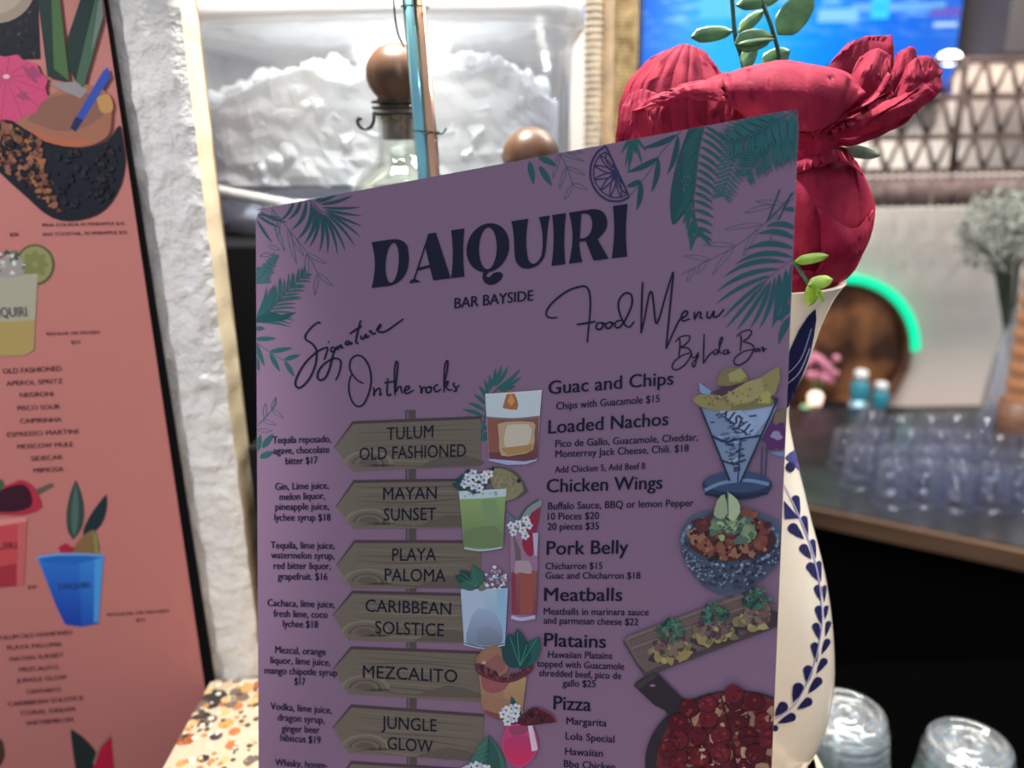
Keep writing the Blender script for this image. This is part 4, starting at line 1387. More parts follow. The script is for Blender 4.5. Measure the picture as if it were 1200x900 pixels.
peps = [(350, 510), (440, 560), (300, 580), (560, 480), (660, 480), (440, 490), (590, 560), (390, 640), (300, 660), (500, 640), (620, 640), (300, 740), (400, 740), (500, 720), (590, 790), (660, 720), (300, 800), (460, 800), (700, 570), (560, 440), (680, 830), (380, 820), (250, 700), (720, 650)]
for x, y in peps:
    r = random.uniform(40, 50)
    i.ell(x + 4, y + 5, r, r * .92, (52, 14, 26), 0, 22, .03)
    i.ell(x, y, r * .96, r * .9, random.choice([(80, 14, 28), (70, 12, 26), (90, 18, 32)]), 0, 22, .03)
    i.spots(5, in_ell(x, y, r * .6, r * .6), 5, 12, [(70, 14, 26), (114, 32, 40)])
i.spots(60, in_ell(560, 790, 330, 310), 6, 17, [(152, 124, 104), (128, 92, 82), (60, 16, 28)], .5)
i.line([(500, 450), (545, 620), (590, 900)], 8, (44, 16, 28), 3)
i.line([(230, 720), (420, 690), (560, 660), (760, 640)], 7, (70, 24, 32), 3)
i.build('printed_dish', mroot)

#@@VASE
# ================================================================== VASE AND FLOWERS
VC = Vector((0.1470, 0.478, 0.0))
ceramic = mat('cream_glaze', lin((232, 222, 205)), 0.12)
noisy(ceramic, lin((228, 216, 196)), lin((238, 230, 216)), 14, 4)


def vz(py):                                   # height of the vase's side at this picture row
    p = on_y(905, py, VC.y)
    return p.z


def vr(px, py):                               # radius so that the silhouette passes this pixel
    r = ray(px, py)
    d = Vector((r.x, r.y, 0)).normalized()
    c = Vector((VC.x - CAM.x, VC.y - CAM.y, 0))
    return abs(c.x * d.y - c.y * d.x)


rows = [(899, 955), (893, 955), (884, 949), (874, 945), (866, 947), (850, 958), (825, 971), (800, 978), (775, 981), (750, 981), (720, 979), (690, 975), (660, 969), (630, 961), (600, 952),
        (570, 944), (540, 936), (510, 929), (490, 925.5), (470, 926), (450, 934), (430, 944), (400, 955), (375, 964), (350, 976), (335, 986), (327, 993)]
prof = [(vr(x, y), max(0.0, vz(y))) for y, x in rows]
prof[0] = (prof[0][0], 0.0)
prof = [(prof[0][0] * .5, 0.0)] + prof
pr2 = smooth_line(prof, 4)
vase = thing('flower_vase', VC, 'tall cream glazed vase with hand painted dark blue leaf garland behind the menu', 'vase')
inner = [(max(0.012, r - 0.004), z) for r, z in pr2[::-1] if z > 0.02]
vbody = Geo().lathe(pr2 + inner, VC, 72).build('body', ceramic, vase, True)


def vase_r(z):
    for (r0, z0), (r1, z1) in zip(pr2, pr2[1:]):
        if z0 <= z <= z1 and z1 > z0:
            return r0 + (r1 - r0) * (z - z0) / (z1 - z0)
    return pr2[-1][0]


def VS(px, py, h):
    r = ray(px, py)
    t0 = 0.30
    best, bt = 1e9, None
    t = t0
    while t < 0.75:
        p = CAM + r * t
        d = math.hypot(p.x - VC.x, p.y - VC.y) - vase_r(p.z)
        if d < best:
            best, bt = d, t
        if d <= 0:
            break
        t += 0.0015
    if best <= 0:
        a, b = bt - 0.0015, bt
        for _ in range(18):
            m = (a + b) / 2
            p = CAM + r * m
            if math.hypot(p.x - VC.x, p.y - VC.y) - vase_r(p.z) > 0:
                a = m
            else:
                b = m
        bt = b
    p = CAM + r * bt
    q = Vector((p.x - VC.x, p.y - VC.y, 0)).normalized()
    rr = vase_r(p.z) + h
    return Vector((VC.x + q.x * rr, VC.y + q.y * rr, p.z))


VK = (1.35, 1.35, 1.35)
BLU, BLK = (34, 34, 84), (20, 22, 58)


def drop(i, c, t, wd):
    dx, dy = c[0] - t[0], c[1] - t[1]
    l = math.hypot(dx, dy)
    ux, uy = dx / l, dy / l
    r = wd / 2
    pts = []
    for k in range(13):
        a = PI * (k / 12 - .5)
        pts.append((c[0] + ux * r * math.cos(a) - uy * r * math.sin(a), c[1] + uy * r * math.cos(a) + ux * r * math.sin(a)))
    m = [(c[0] * .45 + t[0] * .55 - uy * r * .62, c[1] * .45 + t[1] * .55 + ux * r * .62), (c[0] * .45 + t[0] * .55 + uy * r * .62, c[1] * .45 + t[1] * .55 - ux * r * .62)]
    pts = pts + [m[0], t, m[1]]
    i.poly(pts, BLU)
    q = [(t[0] + (p[0] - t[0]) * .86 + ux * r * .25, t[1] + (p[1] - t[1]) * .86 + uy * r * .25) for p in pts]
    i.poly(q, BLK)


i = Ink(VS, VK, 0.0003)
i.cell = 4.0
i.frame(720, 560, 4)
for c, t, wd in [((848, 100), (866, 188), 40), ((836, 236), (888, 288), 50), ((886, 330), (922, 382), 44), ((918, 415), (950, 482), 42), ((888, 192), (906, 282), 32), ((927, 300), (943, 376), 28), ((957, 400), (966, 488), 24)]:
    drop(i, c, t, wd)
i.frame(900, 675, 4)
for c, t, wd in [((231, 58), (247, 120), 36), ((235, 155), (248, 226), 36), ((223, 235), (242, 302), 36), ((217, 328), (227, 406), 38), ((186, 440), (182, 506), 46), ((140, 524), (116, 592), 52), ((68, 612), (30, 656), 50),
                 ((263, 52), (262, 122), 20), ((271, 148), (266, 202), 22), ((281, 222), (268, 282), 26), ((275, 308), (250, 366), 32), ((259, 400), (226, 456), 36), ((232, 492), (186, 550), 42), ((185, 588), (135, 624), 42), ((108, 660), (42, 690), 42), ((32, 712), (5, 716), 30)]:
    drop(i, c, t, wd)
i.frame(0, 0, 1)
i.line([(918, 568), (930, 592), (943, 622), (953, 652), (959, 680), (962, 706), (963, 728), (960, 750), (954, 776), (944, 802), (930, 826), (908, 842)], 1.4, (140, 138, 178))
i.poly([(918, 586), (936, 607), (919, 608)], BLU)
i.ell(925.5, 547, 5.5, 6, BLK)
i.poly([(919, 536), (930, 527), (936, 540), (940, 553), (930, 545)], (60, 58, 112), sm=2)
i.poly([(919, 425), (936, 386), (955, 362), (953, 394), (945, 426), (934, 452), (925, 474), (919, 474)], BLK, sm=2)
i.line([(920, 440), (938, 420), (950, 385)], 1.2, (120, 120, 160))
i.line([(919, 452), (936, 436), (948, 408)], 1.0, (150, 150, 180))
i.build('painted_garland', vbody)

petal_m = mat('red_silk', (0.40, 0.02, 0.075), 0.75, Specular_IOR_Level=0.05)
nz = noisy(petal_m, (0.25, 0.012, 0.046), (0.38, 0.030, 0.066), 60, 4, 0.25, 420, 0.001)
_tr = N(petal_m, 'ShaderNodeBsdfTranslucent')
_tr.inputs[0].default_value = (0.55, 0.03, 0.10, 1)
_mx = N(petal_m, 'ShaderNodeMixShader')
_mx.inputs[0].default_value = 0.2
_o = [n for n in petal_m.node_tree.nodes if n.type == 'OUTPUT_MATERIAL'][0]
L(petal_m, P(petal_m).outputs[0], _mx.inputs[1])
L(petal_m, _tr.outputs[0], _mx.inputs[2])
L(petal_m, _mx.outputs[0], _o.inputs[0])
leaf_m = noisy(mat('eucalyptus_green', (0.08, 0.2, 0.08), 0.32), lin((52, 104, 62)), lin((96, 146, 84)), 70, 3)
lime_m = noisy(mat('young_leaf_green', (0.3, 0.5, 0.08), 0.4), lin((120, 168, 44)), lin((170, 205, 80)), 90, 3)
stem_m = noisy(mat('dark_stem', (0.02, 0.07, 0.05), 0.5), lin((18, 58, 46)), lin((34, 82, 58)), 80, 2)


def patch(name, rows, m, parent, nu=14, nv=12, th=0.0005, ruffle=0.0, rs=60, seed=0, fold=0.0, nf=5):
    """a petal: a curved sheet through rows of (px, py, depth) points, with real thickness"""
    R = [[at(*p) for p in r] for r in rows]
    def res(line, n):
        s_ = smooth_line([tuple(p) for p in line], 8)
        return [Vector(s_[round(k * (len(s_) - 1) / n)]) for k in range(n + 1)]
    cols = [res(r, nu) for r in R]
    grid = [res([cols[j][k] for j in range(len(cols))], nv) for k in range(nu + 1)]
    V, Fc = [], []
    for k in range(nu + 1):
        for j in range(nv + 1):
            p = grid[k][j]
            if fold:
                w_ = math.sin(PI * min(1, j / nv + .15)) * fold
                q_ = Vector((nf * k / nu + seed * 3.1, 2.6 * j / nv, seed * 1.7))
                p = p + (CAM - p).normalized() * w_ * (1.6 * abs(noise.noise(q_)) + .7 * noise.noise(q_ * 2.6))
            if ruffle:
                e = max(abs(2 * k / nu - 1), abs(2 * j / nv - 1)) ** 2
                p = p + Vector((noise.noise(p * rs + Vector((seed, 0, 0))), noise.noise(p * rs + Vector((0, seed + 5, 0))), noise.noise(p * rs + Vector((0, 0, seed + 9))))) * ruffle * (0.25 + e)
            V.append(p)
    for k in range(nu):
        for j in range(nv):
            a = k * (nv + 1) + j
            Fc.append((a, a + 1, a + nv + 2, a + nv + 1))
    o = mesh_obj(name, V, Fc, m, parent, True)
    md = o.modifiers.new('thickness', 'SOLIDIFY')
    md.thickness = th
    md.offset = 0
    return o


def neck_stem(root, px, py, d, dx=0.0):
    a = at(px, py, d)
    b = Vector((VC.x + dx, VC.y, 0.30))
    m = (a + b) / 2 + Vector((0, 0.004, 0.012))
    e = Vector((VC.x + dx * .4, VC.y, 0.10))
    return Geo().tube(smooth_line([tuple(a), tuple(m), tuple(b), tuple(e)], 6), 0.0022, 8).build('stem', stem_m, root, True)


# ---- bloom spread out above the menu
f1 = thing('silk_peony', at(860, 190, 0.475), 'large open red silk bloom with a petal folded over the top edge of the menu', 'flower', 'red silk flowers in the vase')
neck_stem(f1, 860, 180, 0.49, 0.004)
pk = 0
for rows in [
    [[(730, 170, .478), (790, 175, .470), (860, 160, .478)], [(726, 118, .486), (785, 112, .474), (862, 112, .486)], [(750, 78, .496), (795, 68, .488), (842, 80, .496)], [(778, 58, .502), (803, 51, .500), (826, 60, .502)]],
    [[(722, 175, .470), (748, 178, .462), (780, 170, .468)], [(724, 140, .474), (750, 140, .462), (775, 142, .468)], [(736, 112, .482), (756, 106, .474), (784, 112, .478)]],
    [[(736, 180, .462), (756, 178, .456), (768, 170, .458)], [(741, 150, .462), (757, 148, .455), (768, 140, .459)], [(741, 130, .464), (754, 127, .458), (769, 122, .463)]],
    [[(762, 128, .474), (850, 118, .486), (940, 128, .474)], [(755, 150, .476), (845, 148, .498), (940, 150, .476)], [(738, 190, .474), (840, 195, .490), (940, 190, .474)]],
    [[(741, 131, .462), (770, 110, .458), (806, 96, .455), (852, 86, .458)], [(755, 127, .456), (782, 116, .448), (812, 106, .446), (853, 102, .448)], [(768, 121, .456), (788, 124, .450), (815, 116, .446), (856, 122, .440)]],
    [[(846, 90, .462), (890, 74, .464), (935, 73, .464), (985, 82, .460), (1014, 108, .454)], [(846, 96, .448), (890, 84, .444), (935, 82, .444), (985, 92, .444), (1012, 112, .450)],
     [(850, 108, .442), (890, 110, .434), (935, 110, .432), (978, 116, .436), (1002, 121, .446)], [(856, 122, .440), (895, 152, .438), (935, 154, .436), (965, 151, .438), (986, 137, .446)]],
    [[(905, 150, .448), (935, 144, .440), (962, 150, .440), (984, 138, .447)], [(905, 160, .450), (935, 156, .440), (955, 157, .441), (972, 150, .446)]],
]:
    pk += 1
    patch('petal', rows, petal_m, f1, 40, 18, 0.0005, 0.0013, 75, pk, 0.0 if pk in (1, 6) else 0.0010, 1.0)
# ---- rose pointing right
f2 = thing('silk_rose', at(985, 150, 0.47), 'red silk rose with layered petals pointing right in front of the blue screen', 'flower', 'red silk flowers in the vase')
neck_stem(f2, 965, 165, 0.472, 0.010)
for rows in [
    [[(965, 110, .472), (1000, 118, .470), (1045, 115, .474)], [(968, 84, .478), (1008, 80, .474), (1048, 84, .478)], [(985, 58, .482), (1012, 46, .480), (1046, 50, .482)], [(1000, 48, .484), (1020, 43, .483), (1044, 41, .484)]],
    [[(985, 120, .462), (1015, 122, .460), (1048, 118, .462)], [(994, 94, .466), (1020, 88, .458), (1046, 92, .464)], [(1008, 68, .472), (1030, 56, .468), (1042, 66, .471)]],
    [[(1035, 120, .466), (1055, 118, .462), (1075, 112, .466)], [(1044, 88, .470), (1060, 84, .464), (1076, 88, .469)], [(1050, 62, .474), (1066, 54, .472), (1074, 59, .474)]],
    [[(1045, 118, .460), (1062, 114, .456), (1080, 112, .460)], [(1054, 96, .462), (1068, 90, .456), (1082, 92, .460)], [(1064, 76, .466), (1074, 68, .464), (1080, 76, .465)]],
    [[(1060, 118, .472), (1078, 116, .468), (1092, 108, .470)], [(1072, 90, .474), (1086, 86, .470), (1100, 92, .472)], [(1076, 66, .478), (1090, 66, .476), (1104, 84, .476)]],
    [[(1050, 128, .470), (1075, 126, .468), (1092, 118, .470)], [(1066, 108, .472), (1084, 104, .466), (1103, 104, .470)], [(1080, 98, .474), (1092, 90, .472), (1103, 88, .474)]],
    [[(975, 150, .456), (1015, 128, .452), (1055, 112, .454), (1082, 97, .458)], [(978, 156, .452), (1020, 140, .446), (1060, 124, .448), (1090, 106, .456)], [(976, 164, .456), (1020, 156, .452), (1062, 138, .454), (1098, 110, .460)]],
    [[(968, 148, .450), (1000, 128, .446), (1022, 112, .448), (1040, 85, .452)], [(976, 142, .446), (1004, 128, .442), (1026, 116, .444), (1044, 90, .450)]],
    [[(1006, 130, .448), (1024, 118, .444), (1046, 106, .446)], [(1010, 134, .446), (1028, 124, .442), (1048, 110, .446)]],
    [[(1014, 148, .448), (1040, 130, .444), (1076, 106, .448)], [(1018, 142, .445), (1044, 126, .440), (1078, 102, .447)]],
    [[(968, 158, .452), (985, 142, .446), (1004, 140, .450)], [(972, 160, .448), (990, 152, .444), (1005, 145, .449)]],
    [[(966, 150, .464), (1020, 146, .458), (1080, 118, .462)], [(964, 166, .462), (1015, 164, .456), (1066, 140, .460)], [(966, 172, .466), (1005, 168, .462), (1046, 152, .464)]],
    [[(960, 100, .480), (1000, 110, .478), (1060, 112, .478)], [(950, 140, .480), (1000, 140, .476), (1060, 132, .476)], [(940, 180, .480), (990, 170, .476), (1030, 158, .474)]],
    [[(930, 150, .462), (960, 148, .452), (985, 150, .458)], [(930, 175, .464), (960, 172, .450), (984, 168, .458)], [(930, 199, .466), (955, 198, .456), (976, 182, .462)]],
]:
    pk += 1
    patch('petal', rows, petal_m, f2, 30, 14, 0.0005, 0.0011, 90, pk, 0.0012, 1.2)
# ---- drooping bloom at the vase rim
f3 = thing('silk_peony', at(960, 270, 0.47), 'drooping dark red silk bloom hanging over the rim of the vase', 'flower', 'red silk flowers in the vase')
neck_stem(f3, 945, 290, 0.475, 0.012)
for rows in [
    [[(880, 180, .470), (935, 176, .466), (985, 172, .470), (1004, 190, .478)], [(875, 230, .460), (935, 225, .446), (990, 222, .456), (1020, 222, .478)], [(875, 275, .462), (935, 275, .444), (985, 272, .455), (1024, 254, .478)],
     [(880, 315, .468), (935, 318, .456), (975, 312, .464), (1010, 300, .480)], [(890, 345, .478), (935, 350, .474), (962, 344, .476), (990, 326, .482)]],
    [[(955, 240, .444), (985, 262, .440), (1004, 266, .446), (1024, 246, .470)], [(962, 262, .440), (984, 282, .436), (1004, 284, .444), (1023, 268, .468)], [(960, 310, .446), (978, 308, .444), (996, 308, .452), (1012, 298, .470)], [(938, 345, .462), (958, 345, .462), (974, 338, .464), (991, 325, .472)]],
    [[(935, 190, .456), (965, 178, .452), (988, 174, .460), (1006, 196, .470)], [(930, 205, .452), (965, 192, .446), (992, 192, .452), (1010, 205, .466)]],
    [[(905, 330, .450), (940, 318, .446), (975, 322, .454)], [(905, 345, .452), (935, 340, .446), (962, 338, .455)], [(905, 358, .458), (930, 352, .454), (950, 346, .460)]],
]:
    pk += 1
    patch('petal', rows, petal_m, f3, 36, 18, 0.0005, 0.0012, 60, pk, 0.0008, 1.0)


# ---- leaves
def leaf_patch(root, m, c, a, b, ang, d, tilt=0.004, name='leaf'):
    ca, sa = math.cos(math.radians(ang)), math.sin(math.radians(ang))
    rows = []
    for j in range(7):
        t = -1 + 2 * j / 6
        ww = b * max(0.04, math.sqrt(max(0, 1 - t * t)) * (1 - 0.15 * t))
        r_ = []
        for s_ in (-1, 0, 1):
            x, y = a * t, ww * s_
            r_.append((c[0] + x * ca - y * sa, c[1] + x * sa + y * ca, d + tilt * t + (0.0012 if s_ else 0)))
        rows.append(r_)
    return patch(name, rows, m, root, 8, 12, 0.0005, 0.0, 60)


e1 = thing('eucalyptus_sprig', at(880, 130, 0.485), 'left sprig of green artificial eucalyptus rising before the blue screen', 'sprig', 'eucalyptus sprigs above the red flowers')
Geo().tube([at(*p) for p in smooth_line([(855, -40, .49), (858, 0, .488), (862, 45, .486), (871, 78, .486), (884, 180, .486)], 5)] + [Vector((VC.x, VC.y, 0.28)), Vector((VC.x, VC.y, 0.10))], 0.0013, 8).build('stem', stem_m, e1, True)
for c, a, b, ang, d in [((834, 40), 25, 9, -8, .484), ((883, 47), 23, 13, -12, .482), ((878, 64), 17, 9, -68, .484), ((880, 25), 20, 7, -40, .488), ((845, -20), 24, 11, -30, .488)]:
    leaf_patch(e1, leaf_m, c, a, b, ang, d)
e2 = thing('eucalyptus_sprig', at(918, 130, 0.488), 'right sprig of green artificial eucalyptus with the biggest leaf cut by the frame', 'sprig', 'eucalyptus sprigs above the red flowers')
Geo().tube([at(*p) for p in smooth_line([(885, -40, .492), (893, 0, .49), (905, 35, .488), (915, 78, .488), (925, 180, .488)], 5)] + [Vector((VC.x + .006, VC.y + .004, 0.28)), Vector((VC.x + .003, VC.y + .003, 0.10))], 0.0013, 8).build('stem', stem_m, e2, True)
for c, a, b, ang, d in [((932, 16), 32, 17, -50, .486), ((887, 3), 25, 8, -8, .488), ((909, 68), 19, 11, -28, .489), ((886, 49), 22, 3.5, -8, .480), ((920, -25), 24, 12, 20, .49)]:
    leaf_patch(e2, leaf_m, c, a, b, ang, d)
e3 = thing('leaf_sprig', at(975, 178, 0.486), 'single grey green leaf poking out right under the red rose', 'leaf')
Geo().tube([at(990, 180, .486), at(960, 200, .486), Vector((VC.x + .012, VC.y + .008, 0.30)), Vector((VC.x + .006, VC.y + .004, 0.12))], 0.0012, 8).build('stem', stem_m, e3, True)
leaf_patch(e3, noisy(mat('grey_green_leaf', (0.1, 0.15, 0.1), 0.5), lin((84, 104, 84)), lin((120, 140, 116)), 60), (1008, 178), 24, 8, 10, .486)
e4 = thing('leaf_sprig', at(935, 320, 0.43), 'small bright lime green leaf sprig hanging at the vase rim beside the menu edge', 'leaf')
Geo().tube([at(*p) for p in smooth_line([(918, 292, .432), (934, 312, .430), (947, 332, .428), (954, 340, .428)], 5)] + [at(950, 352, .440)], 0.0010, 8).build('stem', stem_m, e4, True)
Geo().tube([at(918, 292, .432), at(900, 300, .45), Vector((VC.x - .004, VC.y - .01, 0.33)), Vector((VC.x, VC.y - .004, 0.14))], 0.0010, 8).build('stem', stem_m, e4, True)
for c, a, b, ang in [((951, 303), 20, 6, -10), ((961, 331), 15, 8, -14), ((951, 345), 14, 8, 102), ((961, 346), 8, 3.5, 60)]:
    leaf_patch(e4, lime_m, c, a, b, ang, .427)

#@@ICE
# ================================================================== ICE BIN, BOTTLES, STRAWS
led = thing('ice_well_cabinet', (-0.06, 0.85, -1.05), 'black stepped cabinet behind the menu carrying the ice bin', 'cabinet')
Geo().box((-0.30, 0.665, -1.05), (0.11, 1.04, 0.345), 0.003).build('body', black, led)
Geo().box((-0.205, 0.585, -1.05), (0.11, 0.663, 0.200), 0.003).build('step', black, led)
poly = clear('clear_polycarbonate', (0.97, 0.98, 1.0), 0.1, (0.82, 0.83, 0.86), 0.3, 0.12, (9, 0.03, 0.14), 0.02)
icebin = thing('ice_bin', (-0.10, 0.84, 0.345), 'big clear plastic bin heaped with ice behind the menu', 'bin')


def rr(x0, x1, y0, y1, r, n=8, bow=0.0):
    pts = []
    for cx, cy, a0 in ((x1 - r, y1 - r, 0), (x0 + r, y1 - r, 90), (x0 + r, y0 + r, 180), (x1 - r, y0 + r, 270)):
        for k in range(n + 1):
            a = math.radians(a0 + 90 * k / n)
            pts.append((cx + r * math.cos(a), cy + r * math.sin(a)))
    out = []
    for k in range(len(pts)):                     # split the long front so that it can bow out
        p, q = pts[k], pts[(k + 1) % len(pts)]
        m = 14 if abs(p[0] - q[0]) > 0.15 else 1
        out += [(p[0] + (q[0] - p[0]) * j / m, p[1] + (q[1] - p[1]) * j / m) for j in range(m)]
    xm, xh = (x0 + x1) / 2, (x1 - x0) / 2
    return [(x, y - (bow * (1 - ((x - xm) / xh) ** 2) if y < (y0 + y1) / 2 else 0)) for x, y in out]


def shell(levels, name, m, parent, close=True):
    """stack of outlines (z, pts)"""
    g = Geo()
    n = len(levels[0][1])
    for z, pts in levels:
        g.v += [Vector((x, y, z)) for x, y in pts]
    for j in range(len(levels) - 1):
        for k in range(n):
            g.f.append((j * n + k, j * n + (k + 1) % n, (j + 1) * n + (k + 1) % n, (j + 1) * n + k))
    if close:
        g.f.append(tuple(range(n))[::-1])
        g.f.append(tuple((len(levels) - 1) * n + k for k in range(n)))
    return g.build(name, m, parent, True)


BX0, BX1, BY0, BY1 = -0.288, 0.062, 0.716, 1.015
def bo(d, r, bow=0.034):
    return rr(BX0 + d, BX1 - d, BY0 + d, BY1 - d, r, 8, bow)
shell([(0.346, bo(.020, .05)), (0.372, bo(.018, .05)), (0.380, bo(.010, .05)), (0.386, bo(.008, .052)), (0.518, bo(.001, .055)), (0.518, bo(.0045, .052)), (0.392, bo(.0115, .05)), (0.384, bo(.016, .048))], 'wall', poly, icebin)
rim_m = clear('frosted_rim', (0.97, 0.98, 1), 0.42, (0.88, 0.88, 0.88), 0.9, 0.15)
shell([(0.512, bo(.0005, .055)), (0.514, bo(-.007, .06)), (0.532, bo(-.007, .06)), (0.534, bo(-.003, .058)), (0.534, bo(.004, .052)), (0.514, bo(.005, .052))], 'rim', rim_m, icebin)
rd = shell([(0.380, bo(.0085, .05)), (0.382, bo(.0050, .05)), (0.388, bo(.0050, .05)), (0.390, bo(.0080, .05))], 'foot_ridge', rim_m, icebin, False)
for v in rd.data.vertices:                        # the ridge dips towards the middle of the front
    x = v.co.x + world_loc(icebin).x
    v.co.z += 0.004 - 0.016 * min(1, max(0, (x - BX0 - .02) / .09))
shell([(0.347, bo(.024, .046)), (0.374, bo(.022, .046))], 'drip_tray', mat('pale_blue_plastic', lin((205, 214, 232)), .35), icebin)

ice_m = mat('ice', (0.93, 0.95, 0.97), 0.22)
P(ice_m).inputs['Subsurface Weight'].default_value = 0.0
noisy(ice_m, (0.80, 0.84, 0.86), (0.98, 0.98, 0.97), 60, 3, 0.4, 90, 0.004)
_tr = N(ice_m, 'ShaderNodeBsdfTranslucent')
_tr.inputs[0].default_value = (0.95, 0.97, 1, 1)
_mx = N(ice_m, 'ShaderNodeMixShader')
_mx.inputs[0].default_value = 0.45
_o = [n for n in ice_m.node_tree.nodes if n.type == 'OUTPUT_MATERIAL'][0]
L(ice_m, P(ice_m).outputs[0], _mx.inputs[1])
L(ice_m, _tr.outputs[0], _mx.inputs[2])
L(ice_m, _mx.outputs[0], _o.inputs[0])


def ice_h(x, y):
    u = (x - BX0) / (BX1 - BX0)
    v = (y - 0.70) / 0.3
    h = 0.446 + 0.030 * math.sin(PI * min(1, max(0, u * 1.05))) + 0.014 * math.exp(-((u - .78) / .12) ** 2)
    return h + 0.012 * noise.noise(Vector((x * 22, y * 22, 0))) + 0.012 * v


gi = Geo()
NX, NY = 44, 36
for j in range(NY + 1):
    for k in range(NX + 1):
        x = BX0 + .016 + (BX1 - BX0 - .032) * k / NX
        yf = BY0 + .016 - 0.030 * (1 - ((x - (BX0 + BX1) / 2) / ((BX1 - BX0) / 2)) ** 2)
        ex = min(x - BX0, BX1 - x) - .016
        if ex < 0.04:
            yf += 0.04 - math.sqrt(max(0, 0.04 ** 2 - (0.04 - ex) ** 2))
        y = yf + (BY1 - .018 - yf) * j / NY
        gi.v.append(Vector((x, y, ice_h(x, y) + 0.006 * noise.noise(Vector((x * 75, y * 75, 3))))))
for j in range(NY):
    for k in range(NX):
        a = j * (NX + 1) + k
        gi.f.append((a, a + 1, a + NX + 2, a + NX + 1))
frontrow = list(range(NX + 1))
base_i = len(gi.v)
NZ = 12
for lv in range(NZ + 1):
    for k in frontrow:
        p = gi.v[k]
        t = lv / NZ
        bump = 0.0035 * noise.noise(Vector((p.x * 60, 9, (p.z - t * .1) * 60)))
        gi.v.append(Vector((p.x, p.y - bump + .003, p.z + (0.389 - p.z) * t)))
for lv in range(NZ):
    for k in range(NX):
        a = base_i + lv * (NX + 1) + k
        gi.f.append((a, a + NX + 1, a + NX + 2, a + 1))


def chunk(c, s_):
    bm = bmesh.new()
    bmesh.ops.create_cube(bm, size=1)
    bmesh.ops.bevel(bm, geom=bm.edges[:], offset=0.22, segments=2, affect='EDGES', profile=0.6)
    rot = Matrix.Rotation(random.uniform(0, 6), 3, 'X') @ Matrix.Rotation(random.uniform(0, 6), 3, 'Z')
    sx = Vector((random.uniform(.7, 1.3), random.uniform(.7, 1.2), random.uniform(.5, 1.0)))
    for v in bm.verts:
        p = Vector((v.co.x * sx.x, v.co.y * sx.y, v.co.z * sx.z))
        p += Vector((random.uniform(-.08, .08),) * 3)
        v.co = Vector(c) + rot @ p * s_
    gi.bm(bm)


for _ in range(330):                              # on the front of the heap
    x = random.uniform(BX0 + .03, BX1 - .03)
    y = BY0 + .028 - 0.030 * (1 - ((x - (BX0 + BX1) / 2) / ((BX1 - BX0) / 2)) ** 2)
    ex = min(x - BX0, BX1 - x) - .02
    if ex < 0.04:
        y += 0.04 - math.sqrt(max(0, 0.04 ** 2 - (0.04 - ex) ** 2))
    chunk((x, y + random.uniform(0, .006), random.uniform(0.398, ice_h(x, y))), random.uniform(.012, .022))
for _ in range(330):                              # on top of the heap
    x, y = random.uniform(BX0 + .03, BX1 - .03), random.uniform(0.715, 0.97)
    if min(x - BX0, BX1 - x) < .06 and y < .76:
        continue
    chunk((x, y, ice_h(x, y) + random.uniform(-.002, .006)), random.uniform(.012, .022))
o = gi.build('crushed_ice', ice_m, None, False, (-0.10, 0.85, 0.39))
tag(o, 'heap of white ice cubes filling the clear bin', 'ice', None, 'stuff')

# ---- bottles with a round wooden stopper
glass = clear('clear_glass', (0.97, 0.99, 0.96), 0.03, (0.9, 0.95, 0.85), 1.1, 0.02, None, 0.04)
liquor = clear('pale_liquor', (0.93, 0.96, 0.84), 0.12, (0.72, 0.78, 0.50), 0.3, 0.05, None, 0.0)
wood_st = noisy(mat('stopper_wood', (0.3, 0.18, 0.1), 0.38), lin((74, 50, 36)), lin((108, 76, 56)), 30, 4, 0.05, 200, 0.001, stretch=(1, 1, .25))
wire_m = mat('dark_wire', (0.05, 0.045, 0.045), 0.3, 0.9)


def make_bottle(loc, H, label, turn):
    b = thing('liquor_bottle', loc, label, 'bottle', 'bottles with round wooden stoppers')
    b.rotation_euler.z = 0
    c = Vector(loc)
    k = 1.0
    body = [(0.020, 0.0), (0.036, 0.0), (0.039, 0.004), (0.039, H - 0.120), (0.0385, H - 0.110), (0.034, H - 0.096), (0.024, H - 0.085), (0.0165, H - 0.078), (0.0148, H - 0.070), (0.0142, H - 0.052), (0.0162, H - 0.050), (0.0162, H - 0.044), (0.0142, H - 0.042)]
    inn = [(max(.004, r - .0025), max(z, .006)) for r, z in body[::-1]]
    Geo().lathe(smooth_line(body, 3) + inn, c, 40).build('glass', glass, b, True)
    lq = [(0.030, .008), (0.0355, .010), (0.0355, H - 0.122), (0.033, H - 0.108), (0.004, H - 0.108)]
    Geo().lathe(lq, c, 32).build('liquor', liquor, b, True)
    Geo().lathe([(0.0115, H - 0.066), (0.0122, H - 0.042)], c, 24).build('cork', wood_st, b, True)
    bp = [(0.0125, H - .042), (0.0150, H - .040)]
    R_ = 0.0208
    for q in range(13):
        a = math.radians(-50 + 140 * q / 12)
        bp.append((R_ * math.cos(a) * (1 if q < 12 else .02), H - R_ + R_ * math.sin(a)))
    Geo().lathe(bp, c, 32).build('stopper', wood_st, b, True)
    g = Geo()
    for zz in (H - .0475, H - .0435, H - .0395):
        g.tube([c + Vector((.0172 * math.cos(t * PI / 12), .0172 * math.sin(t * PI / 12), zz + .0012 * math.sin(t * PI / 12 + turn))) for t in range(25)], .0011, 6)
    hook = [(-.0165, -.046), (-.0172, -.052), (-.0195, -.0565), (-.0235, -.0580), (-.0275, -.0565), (-.0290, -.0530), (-.0275, -.0505), (-.0258, -.0515)]
    ct_, st_ = math.cos(turn), math.sin(turn)
    g.tube([c + Vector((x * ct_, x * st_, H + z)) for x, z in smooth_line(hook, 4)], .0013, 6)
    g.build('wire_clip', wire_m, b, True)
    return b


